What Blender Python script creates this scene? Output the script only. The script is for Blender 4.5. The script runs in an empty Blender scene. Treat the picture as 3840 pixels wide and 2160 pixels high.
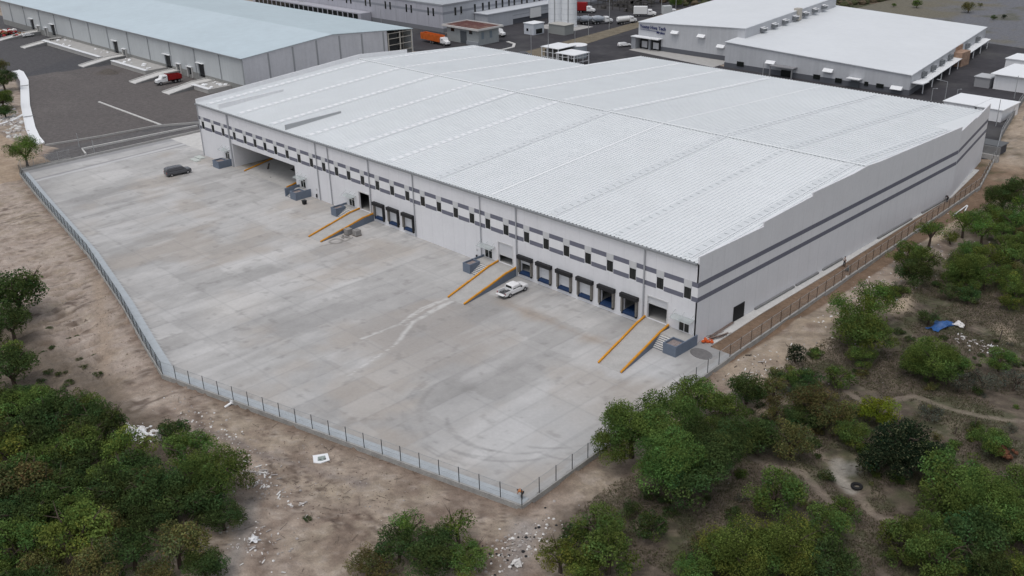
import bpy, math, random
import numpy as np
from mathutils import Vector, Matrix
random.seed(7); rng = np.random.default_rng(11)
S = bpy.context.scene; C = S.collection
R = math.radians
# ------------------------------------------------------------------ camera
cam = bpy.data.cameras.new('camera'); co = bpy.data.objects.new('camera', cam); C.objects.link(co)
cam.sensor_width = 36.0; cam.lens = 36.0*3656.7/3840; cam.clip_end = 4000; cam.clip_start = 0.5
yaw, pit, rol = R(136.034), R(24.4892), R(-1.4768)
fw = Vector((math.cos(pit)*math.cos(yaw), math.cos(pit)*math.sin(yaw), -math.sin(pit)))
rt = Vector((math.sin(yaw), -math.cos(yaw), 0)); up = rt.cross(fw)
rt, up = math.cos(rol)*rt + math.sin(rol)*up, -math.sin(rol)*rt + math.cos(rol)*up
M = Matrix((rt, up, -fw)).transposed().to_4x4(); M.translation = Vector((69.446, -102.325, 64.513))
co.matrix_world = M
S.camera = co
S.render.engine = 'CYCLES'
# ------------------------------------------------------------------ light
W = bpy.data.worlds.new('World'); S.world = W; W.use_nodes = True
nt = W.node_tree; nt.nodes.clear()
sky = nt.nodes.new('ShaderNodeTexSky'); sky.sky_type = 'NISHITA'; sky.sun_disc = False
SUN_EL, SUN_AZ = 70, 284          # azimuth: direction the light comes from, degrees from +X
sky.sun_elevation = R(SUN_EL); sky.sun_rotation = R(90 - SUN_AZ)
sky.air_density = 1.0; sky.dust_density = 3.0; sky.ozone_density = 1.0
hs = nt.nodes.new('ShaderNodeHueSaturation'); hs.inputs['Saturation'].default_value = 0.34
bg = nt.nodes.new('ShaderNodeBackground'); bg.inputs['Strength'].default_value = 0.15
wo = nt.nodes.new('ShaderNodeOutputWorld')
nt.links.new(sky.outputs[0], hs.inputs['Color']); nt.links.new(hs.outputs[0], bg.inputs[0]); nt.links.new(bg.outputs[0], wo.inputs[0])
sl = bpy.data.lights.new('sun', 'SUN'); sl.energy = 0.5; sl.angle = R(22); sl.color = (1.0, 0.97, 0.93)
so = bpy.data.objects.new('sun', sl); C.objects.link(so)
d = Vector((math.cos(R(SUN_EL))*math.cos(R(SUN_AZ)), math.cos(R(SUN_EL))*math.sin(R(SUN_AZ)), math.sin(R(SUN_EL))))
so.rotation_euler = d.to_track_quat('Z', 'Y').to_euler(); so.location = (0, 0, 120)
S.view_settings.view_transform = 'Standard'; S.view_settings.look = 'None'
S.view_settings.exposure = 0.06; S.view_settings.gamma = 1.0
# ------------------------------------------------------------------ materials
MT = {}
def mat(name, col, rough=0.75, metal=0.0, noise=0.0, nscale=1.0, bump=0.0, bscale=20.0, spec=0.3, streak=0.0, attr=None, dirt=None):
    if name in MT: return MT[name]
    m = bpy.data.materials.new(name); m.use_nodes = True; n = m.node_tree.nodes; l = m.node_tree.links
    b = n['Principled BSDF']; b.inputs['Roughness'].default_value = rough; b.inputs['Metallic'].default_value = metal
    b.inputs['Specular IOR Level'].default_value = spec
    b.inputs['Base Color'].default_value = (*col, 1)
    geo = n.new('ShaderNodeNewGeometry'); src = None
    if attr:
        a = n.new('ShaderNodeVertexColor'); a.layer_name = attr; src = a.outputs[0]
    if noise or streak:
        if src is None:
            rgb = n.new('ShaderNodeRGB'); rgb.outputs[0].default_value = (*col, 1); src = rgb.outputs[0]
        for (amt, sc, strk) in ((noise, nscale, False), (noise*0.8, nscale*7, False), (streak, 1.0, True)):
            if not amt: continue
            t = n.new('ShaderNodeTexNoise'); t.inputs['Scale'].default_value = sc; t.inputs['Detail'].default_value = 6; t.inputs['Roughness'].default_value = 0.62
            if strk:
                mp = n.new('ShaderNodeMapping'); mp.inputs['Scale'].default_value = (1.3, 1.3, 0.06)
                l.new(geo.outputs['Position'], mp.inputs[0]); l.new(mp.outputs[0], t.inputs['Vector'])
            else: l.new(geo.outputs['Position'], t.inputs['Vector'])
            mr = n.new('ShaderNodeMapRange'); mr.inputs[1].default_value = 0.3; mr.inputs[2].default_value = 0.7
            mr.inputs[3].default_value = 1 - amt; mr.inputs[4].default_value = 1 + amt
            l.new(t.outputs[0], mr.inputs[0])
            mx = n.new('ShaderNodeVectorMath'); mx.operation = 'SCALE'
            l.new(src, mx.inputs[0]); l.new(mr.outputs[0], mx.inputs['Scale']); src = mx.outputs[0]
    if dirt:   # splotches of another colour: (colour, scale, lo, hi)
        t = n.new('ShaderNodeTexNoise'); t.inputs['Scale'].default_value = dirt[1]; t.inputs['Detail'].default_value = 8; t.inputs['Roughness'].default_value = 0.65
        l.new(geo.outputs['Position'], t.inputs['Vector'])
        mr = n.new('ShaderNodeMapRange'); mr.inputs[1].default_value = dirt[2]; mr.inputs[2].default_value = dirt[3]; l.new(t.outputs[0], mr.inputs[0])
        mi = n.new('ShaderNodeMixRGB'); l.new(mr.outputs[0], mi.inputs[0]); l.new(src, mi.inputs[1]); mi.inputs[2].default_value = (*dirt[0], 1); src = mi.outputs[0]
    if src is not None: l.new(src, b.inputs['Base Color'])
    if bump:
        t = n.new('ShaderNodeTexNoise'); t.inputs['Scale'].default_value = bscale; t.inputs['Detail'].default_value = 5
        l.new(geo.outputs['Position'], t.inputs['Vector'])
        bp = n.new('ShaderNodeBump'); bp.inputs['Strength'].default_value = 1.0; bp.inputs['Distance'].default_value = bump
        l.new(t.outputs[0], bp.inputs['Height']); l.new(bp.outputs[0], b.inputs['Normal'])
    MT[name] = m; return m
WALL = mat('white_panel', (.70,.70,.72), .6, noise=.03, nscale=.25, streak=.018)
BRIGHT = mat('bright_panel', (.76,.76,.77), .6, streak=.04)
PALE = mat('pale_panel', (.55,.555,.56), .6, streak=.05)
BAND = mat('grey_blue_band', (.15,.155,.195), .6, noise=.08, nscale=1)
ROOF = mat('roof_sheet', (.70,.722,.73), .5, noise=.03, nscale=.03, streak=0)
RSKY = mat('roof_skylight', (.63,.655,.665), .4, noise=.05, nscale=.5)
RBAT = mat('roof_batten', (.38,.40,.41), .5)
RWHITE = mat('roof_flashing', (.80,.81,.82), .4)
GUT = mat('gutter_grey', (.24,.25,.26), .5, noise=.12, nscale=2)
PIPE = mat('downpipe_grey', (.36,.37,.39), .5)
GLASS = mat('dark_glass', (.012,.015,.014), .12, spec=.5)
FRAME = mat('white_frame', (.6,.6,.6), .5)
BLACK = mat('black_rubber', (.018,.018,.02), .7)
BLACKP = mat('black_panel', (.02,.022,.024), .5, noise=.2, nscale=3)
BLUE = mat('leveler_blue', (.012,.033,.09), .5)
DOORW = mat('door_white', (.62,.63,.65), .5)
INTER = mat('steel_with_bay_shade', (.07,.065,.06), .8)  # wall tone darkened to hold the bay interior's shade; rack steel shares it
YEL = mat('safety_yellow', (.62,.27,.015), .55, noise=.18, nscale=1.5)
SLATE = mat('slate_paint', (.14,.17,.22), .65, noise=.08, nscale=1.2)
CONC = mat('concrete', (.40,.39,.375), .85, noise=.10, nscale=.7, bump=.01)
CONCL = mat('concrete_light', (.56,.55,.53), .85, noise=.10, nscale=.8)
CONCD = mat('concrete_dark', (.22,.22,.22), .85, noise=.12, nscale=.9)
ASPH = mat('asphalt', (.044,.042,.047), .9, noise=.22, nscale=.09, dirt=((.095,.093,.092), .05, .5, .74))
FENCEP = mat('fence_post', (.045,.05,.052), .6)
FENCEB = mat('fence_post_brown', (.07,.045,.03), .7)
WIRE = mat('fence_wire', (.36,.38,.39), .5, metal=.2)
TRUNK = mat('bark', (.07,.052,.04), .9, noise=.3, nscale=4)
TYRE = mat('tyre_rubber', (.015,.015,.016), .8)
RIM = mat('wheel_rim', (.35,.35,.36), .35, metal=.6)
CARW = mat('car_white', (.78,.78,.78), .25, spec=.5)
CARG = mat('car_grey', (.085,.088,.098), .25, spec=.5)
REDP = mat('red_paint', (.28,.012,.014), .5, noise=.15, nscale=1.5)
ORNG = mat('orange_paint', (.55,.12,.02), .5, noise=.2, nscale=1)
WHITEP = mat('white_paint', (.75,.75,.74), .5)
GLZ = mat('canopy_sheet', (.50,.54,.54), .35)
RUST = mat('rusty_earth', (.13,.055,.03), .95, noise=.4, nscale=2, bump=.1, bscale=3)
TARP = mat('blue_tarp', (.03,.10,.28), .45, noise=.3, nscale=3)
BLOCK = mat('grey_block', (.27,.26,.25), .9, noise=.2, nscale=3)
STONE = mat('rubble_stone', (.36,.33,.31), .9, noise=.35, nscale=1.2)
STONEW = mat('pale_rubble', (.68,.66,.64), .85, noise=.2, nscale=2)
WOOD = mat('weathered_wood', (.10,.08,.065), .9)
REDR = mat('dark_red_roof', (.10,.036,.030), .8, noise=.35, nscale=1, dirt=((.24,.16,.12), .3, .5, .66))
GALV = mat('galvanised', (.42,.43,.44), .45, metal=.4)
_n = GLZ.node_tree.nodes; _n['Principled BSDF'].inputs['Alpha'].default_value = .45
SKIN = mat('skin', (.32,.17,.11), .6); NAVY = mat('dark_cloth', (.02,.022,.03), .9); WHTC = mat('white_cloth', (.6,.58,.57), .9)
ORC = mat('orange_cloth', (.50,.16,.02), .9); GRC = mat('grey_green_cloth', (.13,.15,.145), .9); HAIR = mat('dark_hair', (.02,.015,.012), .8); BOOT = mat('boot', (.03,.02,.015), .8)
# ------------------------------------------------------------------ helpers
class MB:
    def __init__(s): s.v = []; s.f = []; s.m = []
    def quad(s, a, b, c, d, mi=0):
        i = len(s.v); s.v += [a, b, c, d]; s.f.append((i, i+1, i+2, i+3)); s.m.append(mi)
    def poly(s, pts, mi=0):
        i = len(s.v); s.v += list(pts); s.f.append(tuple(range(i, i+len(pts)))); s.m.append(mi)
    def hexa(s, p, mi=0):      # 8 points: bottom 4 ccw, top 4
        i = len(s.v); s.v += [tuple(q) for q in p]
        for f in ((3,2,1,0),(4,5,6,7),(0,1,5,4),(1,2,6,5),(2,3,7,6),(3,0,4,7)): s.f.append(tuple(i+k for k in f)); s.m.append(mi)
    def box(s, x0, x1, y0, y1, z0, z1, mi=0):
        s.hexa([(x0,y0,z0),(x1,y0,z0),(x1,y1,z0),(x0,y1,z0),(x0,y0,z1),(x1,y0,z1),(x1,y1,z1),(x0,y1,z1)], mi)
    def prism(s, pts, z0, z1, mi=0, mt=None):     # pts ccw plan polygon
        i = len(s.v); n = len(pts)
        zz0 = z0 if hasattr(z0, '__len__') else [z0]*n; zz1 = z1 if hasattr(z1, '__len__') else [z1]*n
        s.v += [(p[0],p[1],a) for p, a in zip(pts, zz0)] + [(p[0],p[1],a) for p, a in zip(pts, zz1)]
        s.f.append(tuple(range(i+n-1, i-1, -1))); s.m.append(mi)
        s.f.append(tuple(range(i+n, i+2*n))); s.m.append(mi if mt is None else mt)
        for k in range(n): s.f.append((i+k, i+(k+1)%n, i+n+(k+1)%n, i+n+k)); s.m.append(mi)
    def bar(s, a, b, w, h=None, mi=0):
        a = Vector(a); b = Vector(b); h = h or w; dr = (b-a).normalized()
        u = dr.cross(Vector((0,0,1)));
        if u.length < 1e-4: u = Vector((1,0,0))
        u.normalize(); t = u.cross(dr); p = []
        for e in (a, b): p += [e-u*w/2-t*h/2, e+u*w/2-t*h/2, e+u*w/2+t*h/2, e-u*w/2+t*h/2]
        s.hexa(p, mi)
    def cyl(s, a, b, r0, r1=None, n=10, mi=0, cap=True):
        r1 = r0 if r1 is None else r1; a = Vector(a); b = Vector(b); dr = (b-a).normalized()
        u = dr.cross(Vector((0,0,1)));
        if u.length < 1e-4: u = Vector((1,0,0))
        u.normalize(); t = u.cross(dr); i = len(s.v)
        for e, r in ((a, r0), (b, r1)):
            for k in range(n):
                an = 2*math.pi*k/n; s.v.append(tuple(e + u*math.cos(an)*r + t*math.sin(an)*r))
        for k in range(n): s.f.append((i+k, i+(k+1)%n, i+n+(k+1)%n, i+n+k)); s.m.append(mi)
        if cap: s.f.append(tuple(range(i+n-1, i-1, -1))); s.m.append(mi); s.f.append(tuple(range(i+n, i+2*n))); s.m.append(mi)
    def loft(s, rings, mi=0, cap=True):
        i = len(s.v); n = len(rings[0])
        for r in rings: s.v += [tuple(p) for p in r]
        for j in range(len(rings)-1):
            for k in range(n): s.f.append((i+j*n+k, i+j*n+(k+1)%n, i+(j+1)*n+(k+1)%n, i+(j+1)*n+k)); s.m.append(mi)
        if cap: s.f.append(tuple(range(i+n-1, i-1, -1))); s.m.append(mi); s.f.append(tuple(range(i+(len(rings)-1)*n, i+len(rings)*n))); s.m.append(mi)
    def lump(s, c, r, mi=0, sz=1.0, n=7, rg=random):
        c = Vector(c); rings = []
        ph = rg.random()*6
        for a, q in ((-.9,.45),(-.35,.95),(.35,.9),(.9,.4)):
            rings.append([c + Vector((math.cos(ph+k*6.283/n)*r*q*rg.uniform(.7,1.2), math.sin(ph+k*6.283/n)*r*q*rg.uniform(.7,1.2), a*r*sz*rg.uniform(.8,1.1))) for k in range(n)])
        s.loft(rings, mi)
    def build(s, name, mats, parent=None, smooth=False):
        me = bpy.data.meshes.new(name)
        off = parent.location if parent is not None else Vector((0,0,0))
        P = parent
        while P is not None and P.parent is not None: P = P.parent; off = off + P.location
        me.from_pydata([(p[0]-off[0], p[1]-off[1], p[2]-off[2]) for p in s.v], [], s.f)
        for m in (mats if isinstance(mats, (list, tuple)) else [mats]): me.materials.append(m)
        if any(s.m): me.polygons.foreach_set('material_index', s.m)
        if smooth: me.polygons.foreach_set('use_smooth', [True]*len(s.f))
        me.update()
        o = bpy.data.objects.new(name, me); C.objects.link(o)
        if parent is not None: o.parent = parent
        return o
def tag(o, label=None, cat=None, group=None, kind=None):
    if label: o['label'] = label
    if cat: o['category'] = cat
    if group: o['group'] = group
    if kind: o['kind'] = kind
    return o
def thing(name, label, cat, loc=(0,0,0), group=None, rz=0):
    o = bpy.data.objects.new(name, None); C.objects.link(o); o.location = loc; o.rotation_euler = (0,0,rz); o.empty_display_size = .3
    return tag(o, label, cat, group)
def copy_tree(o, parent=None):
    c = o.copy(); C.objects.link(c); c.parent = parent
    for ch in list(o.children): copy_tree(ch, c)
    return c
def bx(name, mats, parent, *a):
    m = MB(); m.box(*a); return m.build(name, mats, parent)
def vnoise(x, y, s, seed=0):
    x = np.asarray(x, float)/s + seed*17.3; y = np.asarray(y, float)/s + seed*9.7
    xi = np.floor(x); yi = np.floor(y); fx = x-xi; fy = y-yi; fx = fx*fx*(3-2*fx); fy = fy*fy*(3-2*fy)
    def hsh(a, b):
        q = np.sin(a*127.1+b*311.7+seed*74.7)*43758.5453; return q-np.floor(q)
    return (hsh(xi,yi)*(1-fx)+hsh(xi+1,yi)*fx)*(1-fy) + (hsh(xi,yi+1)*(1-fx)+hsh(xi+1,yi+1)*fx)*fy
def fbm(x, y, s, seed=0, o=4):
    r = 0; a = 1; t = 0
    for k in range(o): r = r + a*vnoise(x, y, s/2**k, seed+k); t += a; a *= .55
    return r/t
def segd(x, y, pts):
    d = np.full(np.shape(x), 1e9)
    for (ax, ay), (bx_, by) in zip(pts[:-1], pts[1:]):
        dx, dy = bx_-ax, by-ay; t = np.clip(((x-ax)*dx+(y-ay)*dy)/(dx*dx+dy*dy+1e-9), 0, 1)
        d = np.minimum(d, np.hypot(x-ax-t*dx, y-ay-t*dy))
    return d
def inpoly(x, y, P):
    r = np.zeros(np.shape(x), bool); n = len(P)
    for i in range(n):
        (ax, ay), (bx_, by) = P[i], P[(i+1)%n]
        if ay == by: continue
        r ^= ((ay > y) != (by > y)) & (x < (bx_-ax)*(y-ay)/(by-ay)+ax)
    return r
def sm(a, b, x): t = np.clip((x-a)/(b-a), 0, 1); return t*t*(3-2*t)
def gridmesh(name, xs, ys, zf, cf, m, keep=None, kind='structure', skirt=None):
    X, Y = np.meshgrid(xs, ys); Z = zf(X, Y); nx, ny = len(xs), len(ys)
    v = np.stack([X, Y, Z], -1).reshape(-1, 3).astype(np.float32)
    i = np.arange(nx*ny).reshape(ny, nx); f = np.stack([i[:-1,:-1], i[:-1,1:], i[1:,1:], i[1:,:-1]], -1).reshape(-1, 4)
    if keep is not None:
        cx = (X[:-1,:-1]+X[1:,1:])/2; cy = (Y[:-1,:-1]+Y[1:,1:])/2; f = f[keep(cx, cy).reshape(-1)]
    me = bpy.data.meshes.new(name); me.vertices.add(len(v)); me.vertices.foreach_set('co', v.ravel())
    me.loops.add(len(f)*4); me.loops.foreach_set('vertex_index', f.ravel().astype(np.int32))
    me.polygons.add(len(f)); me.polygons.foreach_set('loop_start', np.arange(0, len(f)*4, 4, dtype=np.int32)); me.polygons.foreach_set('loop_total', np.full(len(f), 4, np.int32))
    me.polygons.foreach_set('use_smooth', np.ones(len(f), bool))
    me.update(calc_edges=True)
    if cf is not None:
        c = np.clip(cf(X, Y, Z), 0, 1).reshape(-1, 3); c = np.concatenate([c, np.ones((len(c), 1))], 1).astype(np.float32)
        a = me.color_attributes.new('col', 'FLOAT_COLOR', 'POINT'); a.data.foreach_set('color', c.ravel())
    me.materials.append(m); o = bpy.data.objects.new(name, me); C.objects.link(o)
    if kind: o['kind'] = kind
    return o
# ------------------------------------------------------------------ ground and paving
YARD = [(8.2,-42.9),(5.8,-.3),(5.7,.9),(1.95,.9),(1.95,1.4),(-124,1.4),(-124.9,20),(-158.6,20),(-158.6,-34.9),(-150,-36.3),(-98.1,-44.7),(-72.6,-50),(-58.6,-53.4),(-47.2,-56)]
FENCE_F = [(-47.2,-56.1),(8.4,-42.8)]
FENCE_R = [(8.4,-42.8),(5.8,0),(4.9,22),(3.5,58),(1.9,93),(-3.1,113)]
FENCE_L = [(-157.3,-35.2),(-136.3,-38.8),(-98.1,-44.8),(-72.6,-50.1),(-58.6,-53.5),(-47.2,-56.1)]
GRAVEL = [(-300,48),(-266,2),(-224,-9.5),(-195,-18.5),(-178,-22.3),(-172,-21),(-171,5),(-163,14),(-163,60),(-180,110),(-300,110)]
INSIDE = [(8.4,-42.8),(5.8,0),(4.9,22),(3.5,58),(1.9,93),(-3.1,113),(-20,190),(-30,260),(-330,330),(-480,60),(-300,2),(-266,2),(-224,-12),(-178,-23),(-172,-23),(-166,-19),(-158.9,-34),(-157.3,-35.2),(-98.1,-44.8),(-58.6,-53.5),(-47.2,-56.1)]
def fdist(x, y): return segd(x, y, FENCE_L+FENCE_F+FENCE_R)
def gh(x, y):
    ins = inpoly(x, y, INSIDE); d = fdist(x, y)
    out = -.55 + sm(0, 8, d)*((fbm(x, y, 9, 3)-.5)*.9 + (fbm(x, y, 2.4, 5, 3)-.5)*.28)
    # eroded ridges on the slope left of the yard
    lf = sm(-42, -58, x)*sm(0, 6, d)*sm(-34, -46, y+0*x)
    rx = (x*.94+y*.12); rid = np.abs(fbm(rx*3.2, y*.7, 5, 9)-.5)*2
    out = out + sm(0,7,d)*(y < -38)*((fbm(x+y*.3, y*.6, 6, 61)-.5)*1.1*sm(-30,-50,x) + (np.abs(fbm(x, y, 1.8, 63, 3)-.5))*-.35)
    out = out + lf*(-rid*2.0*sm(-130,-70,x) + (fbm(x, y, 3, 12)-.5)*.5)
    rdg = segd(x, y, [(8,16.5),(13,22),(16,30),(12,42),(8,52),(7,72)])   # pale bank right of the back fence
    out = out + np.exp(-(rdg/2.6)**2)*1.1*(fbm(x, y, 2.5, 21)+.2)
    out = out - .9*np.exp(-(segd(x, y, [(28.5,-11.5),(30,-13.6),(32,-14.8)])/1.3)**2)*.5
    out = out + np.exp(-(np.hypot(x-41.7, y-2.2)/1.6)**2)*1.0
    far = sm(110, 160, y) + sm(-165, -200, x); far = np.clip(far, 0, 1)
    out = out*(1-far) + far*(-.06 + (fbm(x, y, 40, 30)-.5)*.25*sm(250, 330, y))
    base = np.where(inpoly(x, y, YARD), -.5, -.09)
    strip = (x > 1.2) & (y > 1.5) & (y < 110)
    base = np.where(strip & ~inpoly(x, y, YARD), -.06 + (fbm(x, y, 2.2, 6)-.5)*.22, base)
    base = np.where(inpoly(x, y, [(-172,-23),(-158.9,-34),(-158.6,15),(-171,15)]), -.16, base)
    return np.where(ins, base, out)
def mixc(c, w, col): w = np.clip(w, 0, 1)[..., None]; return c*(1-w) + np.array(col)*w
def gc(x, y, z):
    n1 = fbm(x, y, 14, 40); n2 = fbm(x, y, 3.2, 44); n3 = fbm(x, y, .9, 48, 3)
    c = np.ones(np.shape(x)+(3,))*np.array((.318,.262,.202))
    c = mixc(c, sm(.42,.62,n1)*.8, (.35,.285,.235)); c = mixc(c, sm(.48,.72,n2)*.7, (.19,.142,.112)); c = mixc(c, sm(.56,.75,n3)*.5, (.40,.345,.30)); c = mixc(c, sm(.5,.35,n3)*.35, (.17,.13,.105))
    d = fdist(x, y)
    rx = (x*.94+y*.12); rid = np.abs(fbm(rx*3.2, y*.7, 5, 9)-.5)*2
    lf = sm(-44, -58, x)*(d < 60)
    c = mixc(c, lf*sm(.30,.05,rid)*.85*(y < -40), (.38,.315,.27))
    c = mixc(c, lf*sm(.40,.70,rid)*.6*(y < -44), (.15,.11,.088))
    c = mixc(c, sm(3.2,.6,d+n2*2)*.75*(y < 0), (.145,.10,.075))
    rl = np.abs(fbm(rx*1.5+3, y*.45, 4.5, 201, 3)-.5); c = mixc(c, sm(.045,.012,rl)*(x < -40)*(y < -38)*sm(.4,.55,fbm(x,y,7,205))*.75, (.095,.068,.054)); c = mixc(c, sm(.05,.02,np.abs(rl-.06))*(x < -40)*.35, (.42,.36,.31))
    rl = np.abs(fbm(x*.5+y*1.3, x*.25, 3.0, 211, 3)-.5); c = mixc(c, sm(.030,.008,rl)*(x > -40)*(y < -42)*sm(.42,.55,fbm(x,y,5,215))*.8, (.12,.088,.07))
    for p, q_, r_ in ((-3.6,-55.9,.9),(-4.6,-57.4,.7),(-2.2,-54.8,.5),(-70,-63,2.4)): c = mixc(c, sm(r_,r_*.3,np.hypot(x-p,(y-q_)*1.6)+(n3-.5)*1.2)*.8, (.10,.065,.05))
    # light wheel path on the left
    c = mixc(c, sm(2.6,.8,segd(x,y,[(-87,-48),(-76,-52.5),(-66,-56),(-55,-61),(-47,-62)])+n2*1.4)*.85, (.33,.262,.205))
    # scrubland on the right: dark litter and grass
    sc = sm(10.5, 14.5, x + (n1-.5)*6)*(y > -52)*sm(-44,-36,y+x*.25)
    c = mixc(c, sc*.94, (.098,.078,.060)); c = mixc(c, sc*sm(.42,.62,n2)*.75, (.072,.078,.040)); c = mixc(c, sc*sm(.52,.70,n1)*.55, (.135,.105,.082)); c = mixc(c, sc*sm(.5,.3,n3)*.65, (.058,.046,.036)); c = mixc(c, sc*sm(.6,.72,fbm(x,y,1.7,222,3))*.6, (.165,.135,.10))
    c = mixc(c, sc*sm(.66,.8,n3)*.35, (.22,.18,.15))
    lr = sm(-38,-46,y+x*.25)*sm(-8,4,x); c = mixc(c, lr*.5*sm(.4,.6,n2), (.17,.125,.098))
    tr = [[(13.4,8.3),(16,11.5),(16.4,15.9),(19,19)],[(21.3,3.3),(24.8,1.9),(26.7,6.4),(28,8.2),(33,8.3),(36.2,8.8),(40.2,11.2),(47,13)],[(20.6,-17.6),(24.2,-17.5),(26.5,-16.3),(28.8,-17.7),(31.3,-18.8)],[(23,-8),(25.4,-11.4),(29,-12.9),(32.1,-15.1),(35.6,-17.5),(38.3,-16.8)]]
    for t in tr: c = mixc(c, sm(.75,.2,segd(x,y,t)+(n3-.5)*.9)*.6, (.25,.205,.165))
    c = mixc(c, sm(3.0,.8,segd(x,y,[(8,16.5),(13,22),(16,30),(12,42),(8,52),(7,72)])+n2*2.2)*.9, (.42,.34,.25))
    for p, r in (((7,-2.2),3.5),((11.4,-2.4),3.2),((15.5,-4.2),3),((10.2,5.3),4),((12,12),2.5),((29,34),3),((30.6,32.3),2.4),((15.5,-7.5),3)): c = mixc(c, sm(r,r*.3,np.hypot(x-p[0],y-p[1])+n2*2-.5)*.85, (.36,.29,.22))
    c = mixc(c, sm(1.1,.5,segd(x,y,[(28.2,-11.6),(29.4,-13.7),(31.6,-15)])+(n3-.5)*.3)*.85, (.33,.305,.265))
    c = mixc(c, sm(2,.6,np.hypot(x-29.9,y+11.6)+(n3-.5))*.7, (.22,.21,.19))
    # lower left grove floor, rubble tints
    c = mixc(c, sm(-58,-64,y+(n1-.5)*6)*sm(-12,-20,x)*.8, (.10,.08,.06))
    c = mixc(c, sm(3.4,1,segd(x,y,[(10.5,-44.5),(13,-48),(15,-51)])+n2*2)*.6, (.27,.25,.24))
    c = mixc(c, sm(3,1,segd(x,y,[(-14,-62.5),(-9,-66),(-6,-70)])+n2*2)*.6, (.24,.23,.22))
    c = mixc(c, sm(2.4,.8,segd(x,y,[(-40,-60),(-30,-58),(-20,-56),(-8,-52)])+n2*2.4)*.55, (.18,.155,.15))
    # strip by the right wall
    st = (x > -8) & (x < 6.1) & (y > -.2) & (y < 113); c = mixc(c, st*.85, (.155,.098,.062)); c = mixc(c, st*sm(.45,.7,n2)*.6, (.23,.16,.11))
    # gravel lot, far lots
    gv = inpoly(x, y, GRAVEL)
    g1 = fbm(x, y, 22, 60); gcol = np.ones_like(c)*np.array((.120,.108,.104)); gcol = mixc(gcol, sm(.45,.7,g1)*.6, (.145,.130,.124)); gcol = mixc(gcol, sm(.55,.75,n2)*.4, (.095,.088,.083))
    c = np.where(gv[..., None], gcol, c)
    c = mixc(c, gv*sm(6,1,np.hypot(x+250,y-26)), (.105,.088,.077))
    c = mixc(c, inpoly(x, y, [(-330,5),(-266,2),(-262,30),(-262,48),(-420,48)])*.95, (.072,.072,.078))
    c = mixc(c, inpoly(x, y, [(-172,-23),(-158.9,-34),(-158.6,15),(-171,15)])*.9, (.095,.095,.10))
    tan = (x < -155) & (y < -26) & (y > -50); c = mixc(c, tan*sm(.3,.5,n1+.15)*.7, (.36,.27,.19))
    vac = (y > 240) & (x > -125); vc = np.ones_like(c)*np.array((.145,.148,.162)); vc = mixc(vc, sm(.56,.70,n1)*.8, (.10,.10,.075)); vc = mixc(vc, sm(.55,.8,n2)*.6, (.16,.15,.13))
    vb = sm(.52,.64,fbm(x,y*2.2,60,70)+sm(300,380,y)*.2); vc = mixc(vc, vb*.85, (.15,.135,.095))
    c = np.where(vac[..., None], vc, c)
    fgv = (y > 228) & (x <= -125); c = np.where(fgv[..., None], mixc(np.ones_like(c)*np.array((.06,.065,.035)), sm(.5,.7,n2), (.12,.085,.06)), c)
    rt_ = (x > -14) & (y > 100); c = mixc(c, rt_*.6*sm(.4,.6,n1), (.40,.32,.24)); c = mixc(c, rt_*sm(.55,.75,n2)*.8, (.09,.085,.045))
    return c
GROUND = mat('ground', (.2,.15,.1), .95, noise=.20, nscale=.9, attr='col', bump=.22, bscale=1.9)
def axis(lo, hi, step, far, n):
    a = [lo - (far)*((k/n)**2.2) for k in range(n, 0, -1)]; b = [hi + far*((k/n)**2.2) for k in range(1, n+1)]
    return np.array(a + list(np.arange(lo, hi+1e-6, step)) + b)
xs = np.concatenate([axis(-160, 56, .5, 1600, 1)[:1], np.linspace(-900,-482,20), np.arange(-480,-160,1.6), np.arange(-160, 56, .45), np.linspace(57, 120, 20), [400, 1600]])
ys = np.concatenate([[-1600,-300], np.linspace(-150,-96,14), np.arange(-95, 100, .45), np.arange(100, 360, 1.8), np.linspace(365, 700, 20), [1600]])
tag(gridmesh('ground', xs, ys, gh, gc, GROUND), 'bare brown earth and scrub ground around the industrial yard')
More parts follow.
